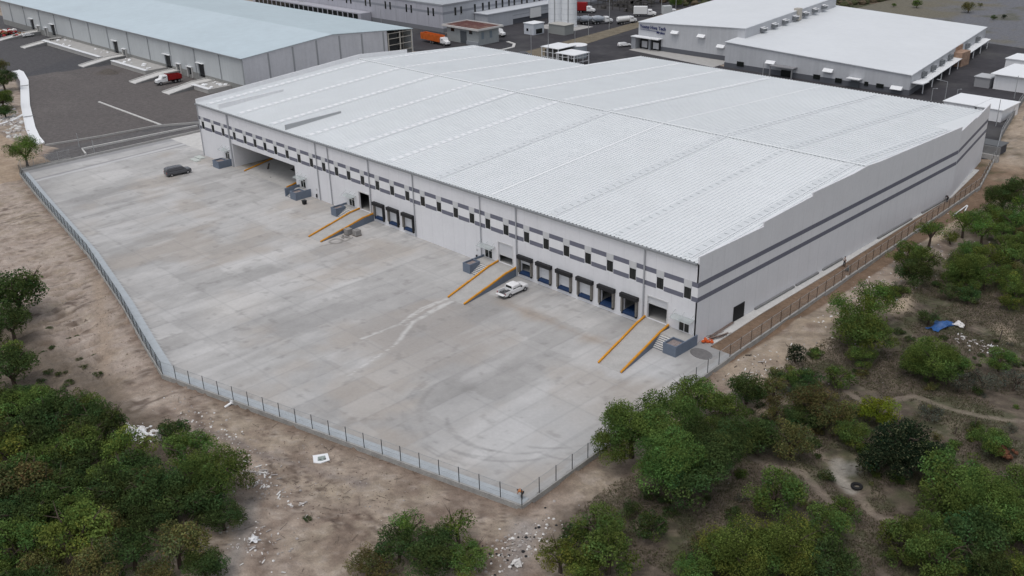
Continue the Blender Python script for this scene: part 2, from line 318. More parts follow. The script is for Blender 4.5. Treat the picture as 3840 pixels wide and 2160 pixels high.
# concrete yard, painted slab by slab
def yc(x, y, z):
    c = np.ones(np.shape(x)+(3,))*np.array((.412,.402,.391))
    ly = 4.35; xw_ = x+(fbm(x,y,.8,133,2)-.5)*.55; yw_ = y+(fbm(x,y,.8,135,2)-.5)*.7; jx = np.floor((xw_+.8)/ly); jy = np.floor((yw_+1.2)/7.5 + (np.sin(jx*12.9)*.2))
    hv = np.sin(jx*91.7+jy*47.3)*43758.5; hv = hv-np.floor(hv); hr = np.sin(jx*33.1)*9731.7; hr = hr-np.floor(hr)
    k = 1 + (hv-.5)*.17 + (hr-.5)*.10
    n1 = fbm(x, y, 16, 80); n2 = fbm(x*1.0, y*.33, 3.0, 84); n3 = fbm(x, y, 1.1, 88, 3)
    k = k*(1+(n1-.5)*.50)*(1+(n2-.5)*.30)*(1+(n3-.5)*.18)
    c = c*k[..., None]
    warm = fbm(x, y, 11, 91); c = mixc(c, sm(.45,.66,warm)*.55, (.385,.34,.295)); wst = fbm(x*.8, y*.22, 2.6, 120); c = mixc(c, sm(.55,.72,wst)*.4, (.56,.55,.54)); dst = fbm(x*.9, y*.3+x*.05, 3.2, 127); c = mixc(c, sm(.56,.74,dst)*.30, (.27,.26,.25)); h2 = np.sin(jx*57.3+jy*23.9+4.2)*15731.7; h2 = h2-np.floor(h2); c = mixc(c, (h2 > .84)*.20, (.27,.262,.25)); c = mixc(c, (h2 < .15)*.17, (.52,.515,.51))
    c = mixc(c, sm(1.1,.2,np.abs(y+8.6)/4+n2*1.1)*sm(-34,-27,x)*sm(-6,-11,x)*.9, (.33,.27,.215))
    c = mixc(c, sm(6,1,np.hypot(x+33,y+25))*.22, (.30,.285,.27)); c = mixc(c, sm(9,2,np.hypot(x+62,y+14))*.22, (.33,.30,.275))
    c = mixc(c, sm(20,4,np.hypot(x+30,(y+22)*1.2))*.42, (.315,.30,.29)); c = mixc(c, sm(14,3,np.hypot((x+1)*1.2,y+30))*.42, (.53,.53,.53))
    c = mixc(c, sm(5,1,np.abs(y+6))*sm(-22,-17,x)*0, (.4,.4,.4))
    c = mixc(c, sm(7,1,np.hypot(x+1,y+9))*.35, (.56,.57,.58)); c = mixc(c, sm(6,1,np.hypot(x+44,(y+8)))*.2, (.55,.55,.54)); c = mixc(c, sm(10,2,np.hypot(x+140,(y+28)))*.35, (.58,.565,.54))
    c = mixc(c, sm(8,2,np.hypot(x+60,y+38))*.3, (.56,.53,.49))
    # darker wet looking slabs on the left
    for (ax,ay,sx,sy,w) in ((-96,-36,2.2,6.5,.42),(-132,-24,3.2,4.5,.38),(-84,-26,2.6,4,.25),(-108,-14,1.6,7,.22),(-70,-32,2.4,7,.3),(-40,-44,3,7,.25)):
        c = mixc(c, sm(1.15,.85,np.maximum(np.abs(x-ax+ (y-ay)*.1)/sx,np.abs(y-ay)/sy)+(n3-.5)*.3)*w, (.29,.285,.275))
    # saw joints between slabs
    jd = np.abs(((x+.8)/ly)%1-.5); c = mixc(c, (jd > .465)*.22, (.25,.25,.25)); je = np.abs(((y+1.2)/7.5)%1-.5); c = mixc(c, (je > .48)*.2, (.25,.25,.25))
    # pale plaster run off below the middle ramp
    for t, w in (([(-37.2,-13.8),(-37.5,-18.6),(-35.6,-24.4),(-35.9,-31)],.30),([(-36.8,-13.8),(-36.9,-18.6),(-35.2,-24.4)],.16),([(-35.8,-14),(-34.6,-22.7),(-31,-28.7)],.42),([(-36.2,-15),(-35.6,-19),(-34.6,-24)],.2),([(-31,-28.5),(-28.3,-39.4)],.10)):
        c = mixc(c, sm(w,w*.3,segd(x,y,t)+(n3-.5)*.5)*.75*sm(.25,.55,fbm(x,y,2.2,131)+.12), (.58,.57,.555))
    # damp ring beside the pallets
    rg = np.abs(np.hypot(x+70.4,(y+11.2))-1.15); c = mixc(c, sm(.35,.12,rg+(n3-.5)*.3)*.75, (.15,.14,.13)); c = mixc(c, sm(.4,.1,segd(x,y,[(-69.2,-10),(-69.6,-8.4),(-71.6,-9.3)]))*.7, (.15,.14,.13))
    c = mixc(c, sm(.2,.05,segd(x,y,[(-69.8,-12.2),(-70.6,-14.6)]))*.6, (.17,.16,.15))
    # tyre marks of turning trucks
    for (cx,cy,rr,a0,a1) in ((-7.3,-30.2,12.2,170,300),(-7.3,-30.2,12.7,165,310),(-7.3,-30.2,10.9,175,320),(-5.2,-29.2,9.3,190,345),(-6.5,-29.5,11.6,185,350),(-5.6,-31.5,7.4,200,330),(2.5,-28,6.2,260,350),(-4,-25,10.5,270,355)):
        an = np.degrees(np.arctan2(y-cy, x-cx))%360; rr_ = np.hypot(x-cx, (y-cy)*1.0)
        w = sm(.28,.10,np.abs(rr_-rr)+(n3-.5)*.12)*sm(a0,a0+25,an)*sm(a1,a1-25,an)*sm(.35,.6,fbm(x,y,2.5,99))
        c = mixc(c, w*.42, (.23,.225,.22))
    c = mixc(c, sm(.7,.78,fbm(x,y,1.6,103,3))*.35, (.22,.21,.2))
    # kerb ledge inside the fence, gutter line on the left edge
    d = segd(x, y, FENCE_L); c = mixc(c, (d < 1.75)*.3, (.52,.56,.585)); c = mixc(c, ((d > 1.75)&(d < 1.98))*.45, (.22,.22,.22))
    df = segd(x, y, FENCE_F); c = mixc(c, (df < 1.5)*.2, (.52,.545,.57)); c = mixc(c, ((df > 1.5)&(df < 1.68))*.3, (.25,.25,.25))
    dr = segd(x, y, FENCE_R); c = mixc(c, (dr < 1.1)*.35, (.50,.52,.54))
    dl = segd(x, y, [(-149.4,-34.6),(-152.4,20)]); c = mixc(c, np.where(dl < .55, .6, np.where(x < -153, .2, 0)), (.54,.54,.55)); c = mixc(c, sm(.55,.2,np.abs(dl-1.1))*(x < -149.5)*.7, (.25,.25,.26)); c = mixc(c, (x < -156.2)*.6, (.24,.24,.25))
    # darker streaks on the concrete, stronger towards the wall
    c = mixc(c, sm(.62,.4,(fbm(x*2.4, y*.25, 1.6, 110)))*sm(-4.6,-.5,y)*.35, (.27,.275,.285))
    return c
YARDM = mat('yard_concrete', (.4,.4,.4), .8, noise=.05, nscale=2.2, attr='col', bump=.004, bscale=12, spec=.35)
tag(gridmesh('yard_pavement', np.arange(-158.7, 8.6, .28), np.arange(-56.3, 1.45, .28), lambda x, y: x*0, yc, YARDM, keep=lambda x, y: inpoly(x, y, YARD)), 'pale concrete truck yard in front of the long warehouse')
m = MB(); m.prism([(-158.6,1.2),(-139.4,1.2),(-139.4,30),(-158.6,30)], -.4, -.004); tag(m.build('pavement', CONCL), 'concrete apron behind the left end of the warehouse', kind='structure')
m = MB(); m.prism([(.02,1.4),(1.95,1.4),(1.9,5.6),(1.5,14.6),(1.2,40),(.5,66),(.3,84),(-2.6,104),(-4.6,104),(.02,84)], -.4, .05); tag(m.build('footpath', CONCL), 'narrow concrete footpath along the right wall', kind='structure')
m = MB(); m.prism([(-8,110),(-3.2,114),(-8.8,131),(-16.6,163.6),(-30,238),(-56,243),(-43.6,157),(-104,157),(-104,158),(-142,164),(-142.5,132),(-150,112)], -.5, .004); tag(m.build('asphalt_road', ASPH), 'dark asphalt around the white buildings on the right', kind='structure')
m = MB(); m.prism([(-150,112),(-142.6,132),(-142.1,165),(-150.5,240),(-170,244),(-176,262),(-300,300),(-216,142),(-330,142),(-330,112)], -.5, .0); tag(m.build('road', ASPH), 'asphalt truck yard behind the warehouses', kind='structure')
m = MB(); m.prism([(-166.4,127),(-156,127),(-160,157),(-166,192),(-174,240),(-181,240),(-175,204),(-170,163)], -.3, .06)
tag(m.build('verge', mat('verge_earth', (.17,.145,.105), .95, noise=.3, nscale=.4)), 'strip of dry earth between the two asphalt yards', kind='structure')
m = MB(); m.prism([(-142,159.5),(-104,154),(-104,164.4),(-142,164.4)], -.3, .03); tag(m.build('concrete_apron', CONC), 'concrete apron in front of the building with the sign', kind='structure')
def inset(pts, w0, w1, z0, z1, m_, label):
    o = thing('kerb', label, 'kerb', (*pts[0],0)); mb = MB(); L = []
    for i, p in enumerate(pts):
        ns = []
        for a, b in ((i-1,i),(i,i+1)):
            if a >= 0 and b < len(pts): dd = (Vector(pts[b])-Vector(pts[a])).normalized(); ns.append(Vector((-dd.y,dd.x)))
        n = sum(ns, Vector((0,0))).normalized(); k = 1/max(.5, n.dot(ns[0])); L.append((Vector(p)+n*w0*k, Vector(p)+n*w1*k))
    for (a0,a1),(b0,b1) in zip(L[:-1],L[1:]): mb.hexa([(*a0,z0),(*b0,z0),(*b1,z0),(*a1,z0),(*a0,z1),(*b0,z1),(*b1,z1),(*a1,z1)])
    mb.build('kerb_body', m_, o)
LEDGE = mat('ledge_concrete', (.43,.465,.49), .8, noise=.08, nscale=.9)
inset(FENCE_L, .16, 1.7, -.3, .11, LEDGE, 'pale blue grey concrete ledge just inside the left fence')
inset(FENCE_F, .16, 1.45, -.3, .09, LEDGE, 'pale blue grey concrete ledge just inside the bottom edge fence')
# low walls round the left side of the yard
def wall_line(name, pts, w, z0, z1, m_, label, cat='wall', group=None):
    o = thing(name, label, cat, (pts[0][0], pts[0][1], max(z0, -.5)), group)
    mb = MB()
    L = []; Rr = []
    for i, p in enumerate(pts):
        a = Vector(pts[max(i-1,0)]); b = Vector(pts[min(i+1,len(pts)-1)]); dd = (b-a).normalized(); nn = Vector((-dd.y, dd.x))*w/2
        L.append((p[0]+nn.x, p[1]+nn.y)); Rr.append((p[0]-nn.x, p[1]-nn.y))
    for i in range(len(pts)-1):
        mb.hexa([(*Rr[i],z0),(*Rr[i+1],z0),(*L[i+1],z0),(*L[i],z0),(*Rr[i],z1),(*Rr[i+1],z1),(*L[i+1],z1),(*L[i],z1)])
    mb.build('wall_body', m_, o); return o
wall_line('retaining_wall', [(-176.5,-22.2),(-174,-10),(-172.4,5),(-167,13.6),(-165,24)], .35, -.6, .35, CONC, 'low concrete wall round the near edge of the gravel lot')
wall_line('low_wall', [(-164.4,11.8),(-166.3,-17.5),(-161.5,-18.6)], .4, -.6, .3, CONCL, 'short pale L shaped kerb wall between gravel lot and yard')
wall_line('boundary_wall', [(-158.9,-34.6),(-158.9,20)], .3, -.6, .5, CONC, 'grey boundary wall along the left edge of the concrete yard')
wall_line('kerb', [(-211.5,6.2),(-172.6,6.1)], .55, -.3, .12, CONCL, 'long white kerb lying across the gravel lot', 'kerb')
o = thing('drainage_channel', 'white concrete drainage channel curving down the left edge of the gravel lot', 'channel', (-224,-10,0))
mb = MB()
cl = [(-277,6.4),(-272.5,6.2),(-258,2.4),(-223.4,-9.9),(-196,-18.6),(-186,-21.3),(-179.4,-22.6)]
for (a, b) in zip(cl[:-1], cl[1:]):
    a = Vector((*a,0)); b = Vector((*b,0)); dd = (b-a).normalized(); nn = Vector((-dd.y,dd.x,0))
    for s0, s1, z0, z1 in ((-1.2,-.7,.30,.14),(-.7,.7,.14,.14),(.7,1.2,.14,.30)):
        mb.hexa([a+nn*s0+Vector((0,0,-.5)), b+nn*s0+Vector((0,0,-.5)), b+nn*s1+Vector((0,0,-.5)), a+nn*s1+Vector((0,0,-.5)), a+nn*s0+Vector((0,0,z0)), b+nn*s0+Vector((0,0,z0)), b+nn*s1+Vector((0,0,z1)), a+nn*s1+Vector((0,0,z1))])
mb.build('channel_lining', RWHITE, o)
mb = MB()
for t in ((-250,-.4),(-209,-14.3)): mb.bar((t[0]-.4,t[1]-1.5,.3),(t[0]+.3,t[1]+1.5,.3),.3,.1)
mb.build('cross_bar', CONCD, o)
wall_line('stone_spillway', [(-214,-13.5),(-209,-18.5),(-205,-28)], .9, -.8, .15, RWHITE, 'white concrete spillway branching off the drainage channel', 'channel')
mb = MB()
for k in range(260):
    t = random.random(); x = -262+70*t+random.uniform(-2,2); y = 1-17*t-random.uniform(4.5,10)
    mb.lump((x, y, float(gh(np.array(x), np.array(y)))+.05), random.uniform(.25,.75), random.randint(0,1), .6)
tag(mb.build('riprap', [STONE, CONCL]), 'loose grey stones heaped below the drainage channel', 'rubble', kind='stuff')
# ------------------------------------------------------------------ fences
def fence(name, pts, label, pitch, zb, zt, post_m, wall_out, cat='fence', wire_m=None, ww=1):
    o = thing(name, label, cat, (pts[0][0], pts[0][1], zb))
    wb = MB(); wm = MB()
    for (a, b) in zip(pts[:-1], pts[1:]):
        a = Vector((*a,0)); b = Vector((*b,0)); L = (b-a).length; dd = (b-a)/L; nn = Vector((-dd.y,dd.x,0))*.13
        wb.hexa([a-nn+Vector((0,0,-1.4)), b-nn+Vector((0,0,-1.4)), b+nn+Vector((0,0,-1.4)), a+nn+Vector((0,0,-1.4)), a-nn+Vector((0,0,zb)), b-nn+Vector((0,0,zb)), b+nn+Vector((0,0,zb)), a+nn+Vector((0,0,zb))])
        n = max(1, round(L/pitch))
        for k in range(n+(1 if (b.x,b.y)==tuple(pts[-1]) else 0)):
            p = a+dd*(L*k/n); pm = MB(); pm.bar((p.x,p.y,zb),(p.x,p.y,zt+.08),.07,.07); pm.build('post', post_m, o)
        h = .006
        for k in range(int(L/.075)):
            p = a+dd*(k*.075+.03); t = dd*.004*ww
            wm.quad((p.x-t.x,p.y-t.y,zb+.05),(p.x+t.x,p.y+t.y,zb+.05),(p.x+t.x,p.y+t.y,zt),(p.x-t.x,p.y-t.y,zt))
        z = zb+.08
        while z <= zt+.01:
            fold = z > zb+.08 and (abs((z-zb-.08)%.63) < .02)
            w = (.012 if not fold else .03)*ww
            q0 = a; q1 = b; wm.quad((q0.x,q0.y,z-w/2),(q1.x,q1.y,z-w/2),(q1.x,q1.y,z+w/2),(q0.x,q0.y,z+w/2)); z += .21
        wm.bar((a.x,a.y,zt),(b.x,b.y,zt),.035,.035)
    wb.build('base_wall', wall_out, o); wm.build('mesh_panel', wire_m or WIRE, o)
    return o
WB = mat('base_wall_concrete', (.34,.335,.32), .9, noise=.2, nscale=.8)
fence('front_fence', FENCE_F, 'welded mesh fence along the bottom edge of the yard, down to the sharp corner', 2.75, .14, 2.12, FENCEP, WB)
fence('side_fence', FENCE_R[:2], 'welded mesh fence along the right of the yard, from the sharp corner to the stairs', 2.8, .14, 2.12, FENCEP, WB)
fence('back_fence', FENCE_R[1:], 'long fence with brown posts beside the blank right wall of the warehouse', 2.75, .2, 2.0, FENCEB, WB)
fence('left_fence', FENCE_L, 'dark mesh fence bending down the left side of the yard', 2.75, .14, 2.12, FENCEP, WB, wire_m=mat('fence_wire_dark',(.035,.045,.043),.6), ww=3.2)
fence('short_fence', [(-157.3,-35.2),(-160.8,-33.6),(-160.6,-22.5)], 'short mesh fence return at the far left corner of the yard', 2.6, .3, 2.2, GALV, WB)
o = thing('concrete_wall', 'concrete boundary wall running back from the far right corner of the warehouse', 'wall', (-3.2,114,0))
mb = MB()
q = [(-3.1,113.2),(-8.8,131),(-16.6,163.6),(-27,215),(-32,245)]
for a, b in zip(q[:-1], q[1:]): mb.hexa([(a[0],a[1],-1),(a[0]+.3,a[1],-1),(b[0]+.3,b[1],-1),(b[0],b[1],-1),(a[0],a[1],1.3),(a[0]+.3,a[1],1.3),(b[0]+.3,b[1],1.3),(b[0],b[1],1.3)])
mb.build('wall_body', CONCD, o); mb = MB()
for a, b in zip(q[:-1], q[1:]):
    mb.bar((a[0]+.15,a[1],2.4),(b[0]+.15,b[1],2.4),.06)
    L = math.hypot(b[0]-a[0],b[1]-a[1]); n = int(L/3)
    for k in range(n+1): t = k/n; x = a[0]+(b[0]-a[0])*t+.15; y = a[1]+(b[1]-a[1])*t; mb.bar((x,y,1.3),(x,y,2.4),.06)
mb.build('railing', GALV, o)
# ------------------------------------------------------------------ the long warehouse
WX = [-137.3,-132.8,-128.3,-123.4,-118.9,-114.8,-110.8,-106.7,-102.3,-97.9,-93.5,-89.2,-84.9,-80.9,-76.5,-71.9,-67.5,-63.1,-58.8,-54.4,-50.0,-45.9,-42.0,-37.7,-33.0,-28.7,-24.4,-20.0,-15.7,-11.4,-6.45,-1.7]
DK = [-71.8,-67.5,-63.1,-33.2,-29.0,-24.7,-20.4,-16.1,-11.7]
DOORS = [(-78.1,-74.8,1.3,4.85,0.0),(-39.6,-36.3,1.3,4.85,.62),(-8.5,-5.0,1.3,4.85,.33)]
PD = [-127.9,-97.5,-80.7,-42.1,-2.0]
Z0 = 12.12; RY = 46.5; RZ = 15.0; BY = 85.5; SLP = (RZ-12.3)/RY
XL = -139.2
def rz(y): return 12.3 + SLP*y if y <= RY else RZ - SLP*(y-RY)
wh = thing('warehouse', 'very long white warehouse with a huge pale ribbed roof and loading docks facing the yard', 'warehouse', (-70,0,0))
ops = []
for x in WX: ops.append((x-.6,x+.6,6.52,8.25))
for x in DK: ops.append((x-1.18,x+1.18,1.0,3.7))
for a, b, c0, c1, s in DOORS: ops.append((a,b,c0,c1))
for x in PD: ops.append((x-.9,x+.9,1.3,3.1))
ops.append((-125.0,-100.0,-.6,5.45))
xsn = sorted(set([XL, 0.0] + [o[0] for o in ops] + [o[1] for o in ops])); zsn = sorted(set([-.6, Z0] + [o[2] for o in ops] + [o[3] for o in ops]))
mb = MB()
for i in range(len(xsn)-1):
    cx = (xsn[i]+xsn[i+1])/2; run = None
    for j in range(len(zsn)-1):
        cz = (zsn[j]+zsn[j+1])/2
        solid = not any(a < cx < b and c0 < cz < c1 for a, b, c0, c1 in ops)
        if solid and run is None: run = zsn[j]
        if run is not None and (not solid or j == len(zsn)-2):
            z1 = zsn[j+1] if solid else zsn[j]
            mb.quad((xsn[i],0,run),(xsn[i+1],0,run),(xsn[i+1],0,z1),(xsn[i],0,z1)); run = None
for a, b, c0, c1 in ops:
    dp = .3
    mb.quad((a,0,c0),(a,0,c1),(a,dp,c1),(a,dp,c0)); mb.quad((b,0,c0),(b,dp,c0),(b,dp,c1),(b,0,c1))
    mb.quad((a,0,c1),(b,0,c1),(b,dp,c1),(a,dp,c1)); mb.quad((a,0,c0),(a,dp,c0),(b,dp,c0),(b,0,c0))
JM = mat('panel_joint_grey', (.60,.60,.62), .6)
x = XL+1.45
while x < -.5:
    z0 = 4.95 if any(a-.7 < x < b+.7 and c0 < 4.9 for a, b, c0, c1 in ops) else 0
    z0 = 5.5 if -125.3 < x < -99.7 else z0
    for za, zb_ in ((z0, 6.38),(9.4,12.0)): mb.box(x-.022,x+.022,-.010,-.0005,za,zb_,1)
    x += 2.9
mb.build('front_wall', [WALL, JM], wh)
mb = MB(); mb2 = MB()
def pband(z0, z1, x0s, mbx):
    last = XL+.01
    for x in x0s+[None]:
        e = x-.68 if x is not None else -.0
        if e > last: mbx.box(last, e, -.012, -.001, z0, z1)
        last = x+.68 if x is not None else 0
pband(8.62, 9.36, WX, mb); pband(6.42, 7.14, WX, mb); mb.build('painted_band', BAND, wh)
pband(7.16, 8.60, WX, mb2); mb2.build('pale_band', BRIGHT, wh)
for x in WX:
    m = MB(); m.box(x-.67,x+.67,-.03,-.002,8.27,9.38); f = m.build('window_head', PALE, wh)
    m = MB()
    for b_ in ((x-.6,x-.54,6.52,8.25),(x+.54,x+.6,6.52,8.25),(x-.54,x+.54,6.52,6.58),(x-.54,x+.54,8.19,8.25),(x-.02,x+.02,6.58,8.19)): m.box(b_[0],b_[1],.06,.14,b_[2],b_[3])
    f = m.build('window', BLACKP, wh); m = MB(); m.quad((x-.54,.1,6.58),(x+.54,.1,6.58),(x+.54,.1,8.19),(x-.54,.1,8.19)); m.build('pane', GLASS, f)
# right wall with stepped parapet, then the bend
yb = 84.0; cor = (-4.9, 110.5)
def rzx(y): return rz(y)
top = [(0,13.25),(15.7,13.15),(15.7,13.85),(29.2,14.3),(29.2,14.85),(42,14.82),(46.5,15.06),(51,14.75),(yb,13.85)]
mb = MB()
def wallseg(P, T, zb, thick=.25):
    # P: function s -> (x,y); T: list (s, z)
    for (s0, a), (s1, b) in zip(T[:-1], T[1:]):
        if abs(s1-s0) < 1e-6: continue
        p0 = P(s0); p1 = P(s1); dx, dy = p1[0]-p0[0], p1[1]-p0[1]; L = math.hypot(dx, dy); nx, ny = -dy/L*thick, dx/L*thick
        mb.hexa([(*p0,zb),(*p1,zb),(p1[0]+nx,p1[1]+ny,zb),(p0[0]+nx,p0[1]+ny,zb),(*p0,a),(*p1,b),(p1[0]+nx,p1[1]+ny,b),(p0[0]+nx,p0[1]+ny,a)])
wallseg(lambda s: (0, s), top, -.6)
L2 = math.hypot(cor[0], cor[1]-yb); d2 = (cor[0]/L2, (cor[1]-yb)/L2); P2 = lambda s: (d2[0]*s, yb+d2[1]*s)
wallseg(P2, [(0,13.0),(13,12.75),(13.001,12.45),(L2,12.55)], -.6)
for k in range(1, 28):
    y = 3*k
    for za, zb_ in ((.1,6.38),(7.2,8.58),(9.4,12.7)):
        if 9 < y < 12.5 and za < 1: za = 2.6
        mb.box(.0005,.009,y-.02,y+.02,za,zb_,1)
mb.build('side_wall', [WALL, JM], wh)
mb = MB()
for z0, z1 in ((8.62,9.36),(6.42,7.14)):
    mb.box(0.001,.012,0,yb-.1,z0,z1)
    a = P2(.1); b = P2(L2); nx, ny = d2[1]*.012, -d2[0]*.012
    mb.hexa([(*a,z0),(a[0]+nx,a[1]+ny,z0),(b[0]+nx,b[1]+ny,z0),(*b,z0),(*a,z1),(a[0]+nx,a[1]+ny,z1),(b[0]+nx,b[1]+ny,z1),(*b,z1)])
mb.build('painted_band', BAND, wh)
m = MB(); m.box(.01,.09,9.3,12.1,.06,2.45); m.build('louvre', BLACKP, wh); m = MB()
for k in range(9): m.box(.09,.13,9.4,12.0,.2+k*.25,.32+k*.25)
m.build('louvre_slats', BLACK, wh)
# back and left walls
mb = MB()
mb.box(XL,-96.5,BY-.2,BY,-.6,12.5); mb.box(-96.7,-96.5,BY,108,-.6,11.2); mb.box(-96.5,cor[0],107.8,108,-.6,11.0)
mb.build('back_wall', WALL, wh)
mb = MB(); i = 0
mb.poly([(XL,0,-.6),(XL,0,13.2),(XL,RY,16.2),(XL,62,15.1),(XL,62,14.2),(XL,BY,12.7),(XL,BY,-.6)])
mb.poly([(XL+.22,BY,-.6),(XL+.22,BY,12.7),(XL+.22,62,14.2),(XL+.22,62,15.1),(XL+.22,RY,16.2),(XL+.22,0,13.2),(XL+.22,0,-.6)])
for (a, b) in (((0,13.2),(RY,16.2)),((RY,16.2),(62,15.1)),((62,14.2),(BY,12.7))): mb.quad((XL,a[0],a[1]),(XL+.22,a[0],a[1]),(XL+.22,b[0],b[1]),(XL,b[0],b[1]))
mb.quad((XL,0,-.6),(XL+.22,0,-.6),(XL+.22,0,13.2),(XL,0,13.2))
mb.quad((XL,62,15.1),(XL+.22,62,15.1),(XL+.22,62,14.2),(XL,62,14.2))
mb.build('left_wall', BRIGHT, wh)
# ribbed roof: one profile of trapezoid ribs swept up each slope
ST = [-135.3,-121.9,-108.6,-95.1,-81.9,-68.8,-55.2,-41.5,-27.8,-14.9,-2.6]
def roofmesh(name, y0, y1, x0, x1):
    mb = MB(); per = .74; prof = []; x = x0
    while x < x1-.001:
        for dx, h in ((0,0),(.40,0),(.45,.13),(.60,.13),(.65,0)):
            if x+dx < x1: prof.append((x+dx, h))
        x += per
    prof.append((x1, 0)); n = len(prof); ys_ = [y0, (y0+y1)/2, y1]
    for y in ys_: mb.v += [(px, y, rz(y)+h) for px, h in prof]
    for j in range(len(ys_)-1):
        for k in range(n-1): mb.f.append((j*n+k, j*n+k+1, (j+1)*n+k+1, (j+1)*n+k)); mb.m.append(0)
    return mb.build(name, ROOF, wh)
roofmesh('roof', -.12, RY, XL+.22, -.26); roofmesh('roof', RY, BY+.2, XL+.22, -96.6)
roofmesh('roof', RY, yb, -96.6, -.26); roofmesh('roof', yb, 108.1, -96.6, -5.2)
mb = MB(); mb.poly([(-5.2,yb,rz(yb)+.01),(-.3,yb,rz(yb)+.01),(-4.8,108,rz(108)+.01),(-5.2,108,rz(108)+.01)]); mb.build('roof', ROOF, wh)
m = MB(); m.box(XL,-.25,-.42,.02,11.98,12.26); m.box(XL,-.25,-.36,-.06,12.26,12.265); m.build('gutter', GUT, wh)
m = MB(); m.hexa([(XL,RY-.42,RZ+.05),(-.1,RY-.42,RZ+.05),(-.1,RY-.02,RZ+.16),(XL,RY-.02,RZ+.16),(XL,RY-.42,RZ+.10),(-.1,RY-.42,RZ+.10),(-.1,RY-.02,RZ+.2),(XL,RY-.02,RZ+.2)]); m.build('ridge_cap', ROOF, wh)
m = MB(); m.box(XL,-.1,RY-.50,RY-.40,RZ+.02,RZ+.13); m.build('ridge_vent', RBAT, wh)
for k, xs_ in enumerate(ST):
    for (y0, y1) in ((.6,RY-.7),(RY+.7,84.6 if xs_ < -96.5 else 106.5)):
        if xs_ > -4 and y0 > 40: y1 = 83
        m = MB(); w = .62
        bright = abs(xs_+41.5) < .1
        if bright: w = .22
        m.hexa([(xs_-w,y0,rz(y0)+.02),(xs_+w,y0,rz(y0)+.02),(xs_+w,y1,rz(y1)+.02),(xs_-w,y1,rz(y1)+.02),(xs_-w,y0,rz(y0)+.145),(xs_+w,y0,rz(y0)+.145),(xs_+w,y1,rz(y1)+.145),(xs_-w,y1,rz(y1)+.145)], 0)
        if not bright:
            lf_ = xs_ < -60 or y0 > 40 and xs_ < -30
            y = y0+.8
            while y < y1-.5:
                m.hexa([(xs_-w*.6,y,rz(y)+.14),(xs_+w*.6,y,rz(y)+.14),(xs_+w*.6,y+.09,rz(y)+.14),(xs_-w*.6,y+.09,rz(y)+.14),(xs_-w*.6,y,rz(y)+.19),(xs_+w*.6,y,rz(y)+.19),(xs_+w*.6,y+.09,rz(y)+.19),(xs_-w*.6,y+.09,rz(y)+.19)], 1) if not lf_ else m.hexa([(xs_-w*.85,y,rz(y)+.14),(xs_+w*.85,y,rz(y)+.14),(xs_+w*.85,y+.95,rz(y+.95)+.14),(xs_-w*.85,y+.95,rz(y+.95)+.14),(xs_-w*.85,y,rz(y)+.20),(xs_+w*.85,y,rz(y)+.20),(xs_+w*.85,y+.95,rz(y+.95)+.20),(xs_-w*.85,y+.95,rz(y+.95)+.20)], 2); y += 1.72
            for sx in (-w-.12, w): m.hexa([(xs_+sx,y0,rz(y0)+.02),(xs_+sx+.12,y0,rz(y0)+.02),(xs_+sx+.12,y1,rz(y1)+.02),(xs_+sx,y1,rz(y1)+.02),(xs_+sx,y0,rz(y0)+.19),(xs_+sx+.12,y0,rz(y0)+.19),(xs_+sx+.12,y1,rz(y1)+.19),(xs_+sx,y1,rz(y1)+.19)], 2)
        m.build('skylight_strip', [RWHITE if bright else RSKY, RBAT, RWHITE], wh)
for xa, y1 in ((-129.4,17.2),(-102.4,14.2)):
    m = MB(); m.hexa([(xa-.12,.4,rz(.4)),(xa+.12,.4,rz(.4)),(xa+.12,y1,rz(y1)),(xa-.12,y1,rz(y1)),(xa-.12,.4,rz(.4)+1.15),(xa+.12,.4,rz(.4)+1.15),(xa+.12,y1,rz(y1)+.55),(xa-.12,y1,rz(y1)+.55)]); m.build('roof_screen', GALV if xa > -110 else BRIGHT, wh)
for xp, ra, zb in ((-138.7,.09,0),(-125.4,.20,0),(-91.4,.10,0),(-87.2,.10,0),(-74.2,.11,0),(-61.2,.10,0),(-43.7,.09,0),(-35.2,.12,0),(-9.2,.12,1.2)):
    m = MB(); m.cyl((xp,-.18,zb),(xp,-.18,12.0),ra,n=8)
    for z in (3,6,9): m.box(xp-ra-.03,xp+ra+.03,-.06,0,z,z+.08)
    m.build('downpipe', PIPE, wh)
